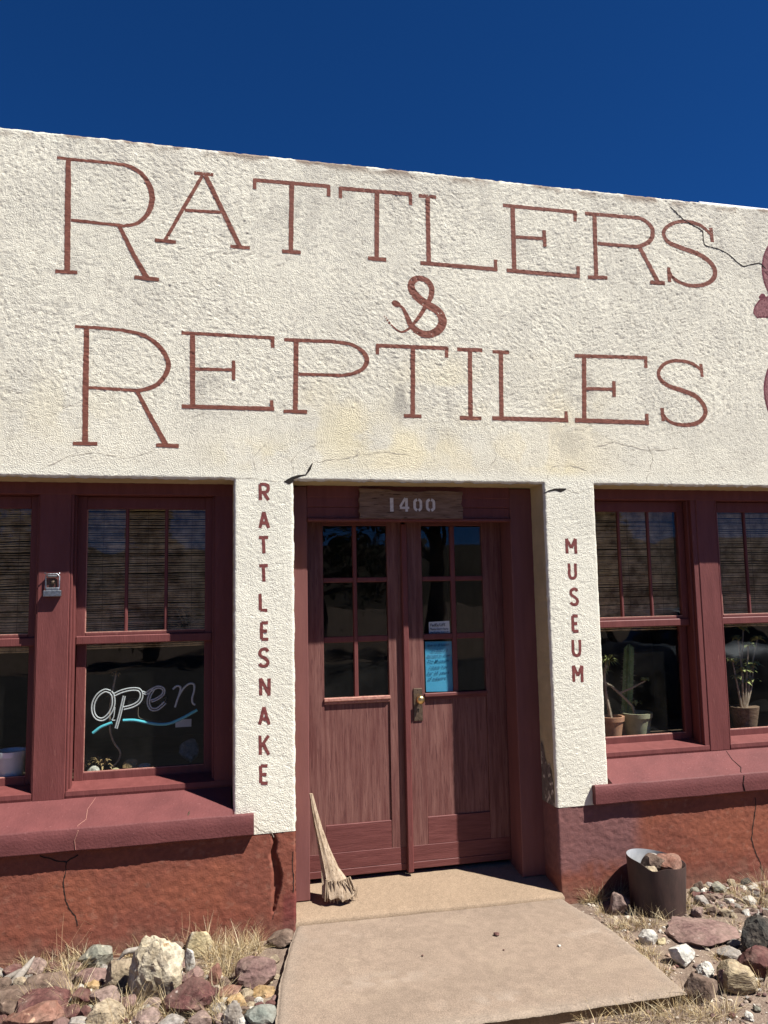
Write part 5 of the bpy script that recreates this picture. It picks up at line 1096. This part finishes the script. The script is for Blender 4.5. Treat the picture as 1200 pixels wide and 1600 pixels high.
def grass():
    T = []   # (px, py on ground, spread m, blades, length)
    for a in ((115, 1512, .07, 150, .13), (100, 1520, .06, 90, .10), (128, 1500, .04, 60, .16), (205, 1490, .03, 70, .10), (352, 1500, .10, 330, .16), (380, 1490, .09, 320, .14), (410, 1480, .06, 160, .12), (340, 1520, .06, 170, .13), (365, 1525, .06, 170, .12), (330, 1490, .05, 80, .2), (285, 1500, .03, 50, .15),
              (100, 1590, .06, 120, .09), (118, 1575, .05, 100, .09), (205, 1600, .05, 90, .10), (330, 1592, .06, 130, .10), (290, 1600, .05, 90, .1), (345, 1560, .04, 80, .08), (215, 1575, .03, 70, .1), (60, 1515, .06, 110, .09), (160, 1510, .04, 80, .1), (20, 1530, .05, 80, .08), (190, 1560, .03, 60, .08), (110, 1548, .04, 80, .08), (255, 1590, .05, 100, .09), (395, 1565, .04, 60, .06), (15, 1600, .06, 80, .08), (300, 1545, .03, 50, .08), (150, 1480, .08, 120, .10), (240, 1480, .10, 160, .11), (320, 1470, .06, 120, .14), (60, 1520, .10, 170, .13), (180, 1600, .08, 130, .14), (60, 1575, .05, 110, .16), (112, 1572, .05, 160, .17), (205, 1592, .05, 150, .17), (268, 1590, .04, 120, .16), (335, 1578, .05, 170, .16), (350, 1598, .05, 110, .14), (112, 1530, .05, 130, .14), (10, 1600, .06, 100, .13),
              (925, 1402, .06, 190, .13), (950, 1395, .05, 140, .14), (905, 1402, .04, 70, .10), (945, 1430, .05, 110, .07), (962, 1452, .04, 120, .09), (990, 1450, .06, 170, .11), (1015, 1448, .05, 130, .10), (1040, 1440, .04, 70, .12), (1078, 1425, .05, 160, .11), (1065, 1412, .04, 110, .13), (1105, 1430, .07, 150, .06), (1135, 1428, .06, 120, .07), (1150, 1405, .04, 120, .14), (1185, 1420, .07, 220, .15), (1200, 1400, .06, 150, .18),
              (1005, 1490, .05, 130, .08), (1020, 1500, .05, 120, .08), (1035, 1520, .04, 80, .07), (975, 1470, .03, 60, .06), (1010, 1585, .08, 170, .09), (1060, 1590, .09, 220, .10), (1100, 1590, .06, 130, .10), (1130, 1585, .06, 110, .11), (980, 1595, .06, 120, .08), (930, 1600, .06, 100, .08), (1080, 1565, .04, 70, .12), (1125, 1500, .03, 60, .08), (1190, 1545, .05, 90, .1), (1150, 1448, .03, 60, .06)):
        T.append(a)
    Vs = []; Fs = []; Cs = []; b = 0
    def blade(p, d, L, w, c):
        nonlocal b
        s_ = np.array([-d[1], d[0], 0]); s_ /= np.linalg.norm(s_)+1e-9; a0 = rng.random()*6.28; s_ = np.array([math.cos(a0), math.sin(a0), 0])
        pts = []
        for k in range(4):
            t = k/3; q = p+np.array([d[0]*L*(t**1.6), d[1]*L*(t**1.6), L*(t*d[2]-0.25*t*t*(1-d[2]))]); q[1] = min(q[1], -0.004); q[2] = max(q[2], GZ-0.01)
            ww = w*(1-0.85*t); pts += [q-s_*ww, q+s_*ww]
        Vs.append(np.array(pts)); Fs.append(np.array([[0, 1, 3, 2], [2, 3, 5, 4], [4, 5, 7, 6]])+b); b += 8; Cs.append(np.tile(c, (8, 1)))
    straw = np.array([[.44, .33, .17], [.54, .43, .26], [.36, .26, .13], [.60, .51, .34], [.26, .19, .11]])
    for px, py, sp, nb, L in T:
        p0 = G(px, py, GZ)
        for k in range(nb):
            r_ = sp*math.sqrt(rng.random()); a = rng.random()*6.28; p = p0+np.array([r_*math.cos(a), r_*math.sin(a), 0]); p[1] = min(p[1], -0.015)
            if 0.29 < p[0] < 2.03 and p[1] > -1.13: continue
            a2 = a+rng.normal(0, .9); el = rng.uniform(.25, 1.0); d = np.array([math.cos(a2)*math.sqrt(1-el*el)+rng.normal(0, .15), math.sin(a2)*math.sqrt(1-el*el)+rng.normal(0, .15), el])
            blade(p, d, L*rng.uniform(.45, 1.15), rng.uniform(.0009, .0019), straw[rng.integers(5)]*rng.uniform(.8, 1.1))
    for px0, py0, px1, py1 in ((85, 1515, 132, 1438), (92, 1505, 88, 1450), (80, 1500, 70, 1480), (96, 1490, 100, 1425), (110, 1490, 142, 1450), (292, 1480, 284, 1425), (290, 1470, 296, 1424), (318, 1480, 332, 1434), (365, 1478, 364, 1440), (270, 1475, 252, 1458), (1012, 1440, 1016, 1404), (1022, 1440, 1021, 1408), (1148, 1400, 1192, 1370), (930, 1400, 895, 1388), (1012, 1439, 1009, 1418), (100, 1425, 150, 1428), (108, 1434, 152, 1448)):
        p, q = B(px0, py0, -.06), B(px1, py1, -.02); d = q-p; L = np.linalg.norm(d); s_ = np.array([.0011, 0, .0004])
        mid = (p+q)/2+np.array([rng.normal(0, .006), 0, rng.normal(0, .006)])
        Vs.append(np.array([p-s_, p+s_, mid-s_*.8, mid+s_*.8, q-s_*.3, q+s_*.3])); Fs.append(np.array([[0, 1, 3, 2], [2, 3, 5, 4]])+b); b += 6; Cs.append(np.tile([.42, .26, .15], (6, 1)))
    return obj('dry_grass', mesh_from(np.concatenate(Vs), np.concatenate(Fs), False, np.concatenate(Cs)), M['grass'])
tag(grass(), 'dry straw-coloured grass tufts growing among the rocks', 'grass', kind='stuff')

# ------------------------------------------------------------------ across the road: what the panes mirror
M['asphalt'] = mat_proc('asphalt', (0.045, 0.044, 0.043), (0.065, 0.063, 0.060), 6, 0.9, 0.4, 120)
M['bark'] = mat_proc('bark', (0.07, 0.05, 0.035), (0.13, 0.095, 0.07), 12, 0.95, 0.6, 40)
M['needle'] = mat_proc('evergreen_leaf', (0.022, 0.038, 0.014), (0.055, 0.075, 0.03), 3, 0.8, 0)
M['scrub'] = mat_proc('scrub_hill', (0.03, 0.027, 0.018), (0.065, 0.052, 0.034), 0.06, 0.95, 0)
M['carpaint'] = mat_proc('silver_blue_paint', (0.12, 0.15, 0.19), (0.14, 0.17, 0.21), 3, 0.45, 0, metal=0.2, spec=0.3)
M['carglass'] = mat_proc('car_glass', (0.01, 0.012, 0.014), (0.015, 0.017, 0.02), 3, 0.05, 0, spec=0.6)
M['rubber'] = mat_proc('rubber', (0.012, 0.012, 0.012), (0.02, 0.02, 0.02), 30, 0.8, 0)
M['lamp'] = mat_proc('lamp_lens', (0.6, 0.6, 0.62), (0.7, 0.7, 0.72), 9, 0.1, 0, spec=0.6)
rd = MB().box(-160, 160, -15.0, -2.9, GZ-0.2, GZ+0.012, b=0).build('road', M['asphalt']); tag(rd, 'grey asphalt road in front of the museum', 'road', kind='structure')  # unseen near side extended towards the building to cut ground bounce
hx = np.linspace(-260, 260, 140); V = []
for i, x in enumerate(hx):
    h = 9+10*fbm(np.array([[x*0.012, 1.0, 2.0]]), 77, 4)[0]+1.5*fbm(np.array([[x*0.09, 1.0, 2.0]]), 78, 3)[0]
    for (y, k) in ((-110, 0), (-135, .5), (-160, .9), (-190, 1.0), (-260, .2)): V.append((x, y+8*fbm(np.array([[x*.02, y*.1, 0]]), 79, 2)[0], GZ-0.3+h*k))
hq = [(i*5+k, (i+1)*5+k, (i+1)*5+k+1, i*5+k+1) for i in range(139) for k in range(4)]
hl = obj('hills', mesh_from(V, np.array(hq), True), M['scrub']); tag(hl, 'low scrubby hills beyond the road', 'hills', kind='structure')
def tree(name, x, y, h, r, label, ever=True, seed=1):
    g = np.random.default_rng(seed); t = empty(name, (x, y, GZ)); tag(t, label, 'tree', 'trees across the road')
    mb = MB(); mb.tube([(x, y, GZ-0.1), (x+.1, y, GZ+h*.3), (x+.05, y+.1, GZ+h*(.85 if ever else .5))], [h*.035, h*.026, h*.008], 9)
    tips = []
    for k in range(14 if ever else 22):
        z0 = GZ+h*(.15+.7*k/14 if ever else .28+.22*g.random()); a = g.random()*6.28; L = (r*(1-.75*(z0-GZ)/h) if ever else r*g.uniform(.7, 1.1)); up = .25 if ever else g.uniform(.5, 1.4)
        p = np.array([x+.08, y, z0]); q = p+np.array([math.cos(a)*L*.55, math.sin(a)*L*.55, L*up*.45]); w = p+np.array([math.cos(a+.3)*L, math.sin(a+.3)*L, L*up])
        mb.tube([p, q, w], [h*.010, h*.006, h*.002], 5); tips += [q, w, (q+w)/2]
        if not ever:
            for j in range(5):
                b0 = q+(w-q)*g.random(); e = b0+np.array([*g.normal(0, .35, 2), g.uniform(.1, .6)])*r*.4; mb.tube([b0, (b0+e)/2+g.normal(0, .05, 3), e], [h*.004, h*.003, h*.001], 4); tips.append(e)
    under(mb.build('trunk', M['bark'], smooth=True), t)
    n = 6500 if ever else 2600; T = np.array(tips); c = T[g.integers(len(T), size=n)]+g.normal(0, r*(.17 if ever else .08), (n, 3))
    if ever:
        ax = np.array([x, y]); lim = r*(1.05-.95*np.clip((c[:, 2]-GZ)/h, 0, 1)); d = np.hypot(c[:, 0]-x, c[:, 1]-y); c[:, :2] = np.where((d > lim)[:, None], ax+(c[:, :2]-ax)*(lim/(d+1e-6))[:, None]*g.uniform(.7, 1.1, (n, 1)), c[:, :2])
    c[:, 2] = np.maximum(c[:, 2], GZ+.2); s_ = g.uniform(.05, .13, (n, 1)); u = g.normal(size=(n, 3)); u /= np.linalg.norm(u, axis=1)[:, None]; w = np.cross(u, g.normal(size=(n, 3))); w /= np.linalg.norm(w, axis=1)[:, None]
    V = np.stack([c-u*s_, c+w*s_*.5, c+u*s_, c-w*s_*.5], 1).reshape(-1, 3)
    under(obj('crown', mesh_from(V, np.arange(4*n).reshape(-1, 4), False), M['needle']), t)
tree('evergreen_tree', 3.2, -19, 9.5, 3.4, 'dark evergreen tree across the road mirrored in the left door panes', True, 1)
tree('evergreen_tree', -1.6, -18, 6.0, 1.7, 'dark evergreen tree across the road mirrored above the open sign', True, 2)
tree('bare_tree', 6.8, -18, 9.5, 3.8, 'sparse branching tree across the road mirrored in the right door panes', False, 3)
tree('evergreen_tree', 15.0, -22, 6.0, 2.4, 'dark evergreen tree across the road mirrored in the window beside the museum pillar', True, 4)
tree('bare_tree', -6.5, -19, 6.0, 2.2, 'sparse branching tree across the road mirrored above the white pot', False, 5)
def car(x, y, rz):
    e = empty('parked_car', (0, 0, 0)); tag(e, 'silver-blue parked car mirrored in the window beside the museum pillar', 'car')
    prof = [(-2.2, .35), (-2.22, .62), (-2.1, .86), (-1.2, .98), (-0.9, 1.0), (1.35, 1.02), (2.05, .98), (2.2, .8), (2.22, .4), (2.1, .28), (-2.1, .26)]
    def loft(prof, ws, name, mat):
        bm = bmesh.new(); rows = []
        for s_, k in ws: rows.append([bm.verts.new((px, s_, (pz-.6)*k+.6)) for px, pz in prof])
        n = len(prof)
        for a, b in zip(rows[:-1], rows[1:]):
            for i in range(n): bm.faces.new((a[i], a[(i+1) % n], b[(i+1) % n], b[i]))
        bm.faces.new(rows[0]); bm.faces.new(rows[-1][::-1]); bmesh.ops.recalc_face_normals(bm, faces=bm.faces[:])
        bmesh.ops.bevel(bm, geom=bm.edges[:], offset=.03, segments=2, affect='EDGES'); me = bpy.data.meshes.new(name); bm.to_mesh(me); bm.free()
        me.polygons.foreach_set('use_smooth', [True]*len(me.polygons)); return under(obj(name, me, mat), e)
    loft(prof, [(-.88, .9), (-.8, 1), (.8, 1), (.88, .9)], 'body', M['carpaint'])
    bm = bmesh.new(); lo = [(-1.15, .99), (1.5, 1.0)]; b_ = [(-1.2, -.78), (1.6, -.78), (1.6, .78), (-1.2, .78)]; t_ = [(-.35, -.6), (1.0, -.6), (1.0, .6), (-.35, .6)]
    A = [bm.verts.new((p, q, .96)) for p, q in b_]; C = [bm.verts.new((p, q, 1.42)) for p, q in t_]
    for k in range(4): bm.faces.new((A[k], A[(k+1) % 4], C[(k+1) % 4], C[k]))
    bm.faces.new(C); bm.faces.new(A[::-1]); me = bpy.data.meshes.new('w'); bm.to_mesh(me); bm.free(); under(obj('window', me, M['carglass']), e)
    loft([(-.42, 1.41), (-.3, 1.46), (.95, 1.46), (1.08, 1.41)], [(-.6, .995), (-.5, 1.01), (.5, 1.01), (.6, .995)], 'roof', M['carpaint'])
    for sx in (-1.38, 1.4):
        for sy in (-.84, .84):
            w = under(MB().lathe((sx, sy+.1, .31), [(0, .2), (.2, .2), (.3, .19), (.325, .15), (.325, .05), (.3, .01), (.2, 0), (0, 0)], 28, 'y').build('wheel', M['rubber'], smooth=True), e)
            r_ = MB().lathe((sx, sy+(.105 if sy > 0 else -.1), .31), [(0, .0), (.05, .005), (.19, .004), (.2, 0), (.19, -.005), (0, -.004)], 20, 'y').build('rim', M['tin'], smooth=True); r_.parent = w
    for sy in (-.62, .62): under(MB().box(-2.25, -2.12, sy-.16, sy+.16, .66, .80, b=.03, seg=2).build('headlight', M['lamp']), e)
    e.location = (x, y, GZ+0.01); e.rotation_euler = (0, 0, rz)
    for c in e.children: c.matrix_parent_inverse = Matrix.Identity(4)
car(7.6, -6.2, math.radians(105))
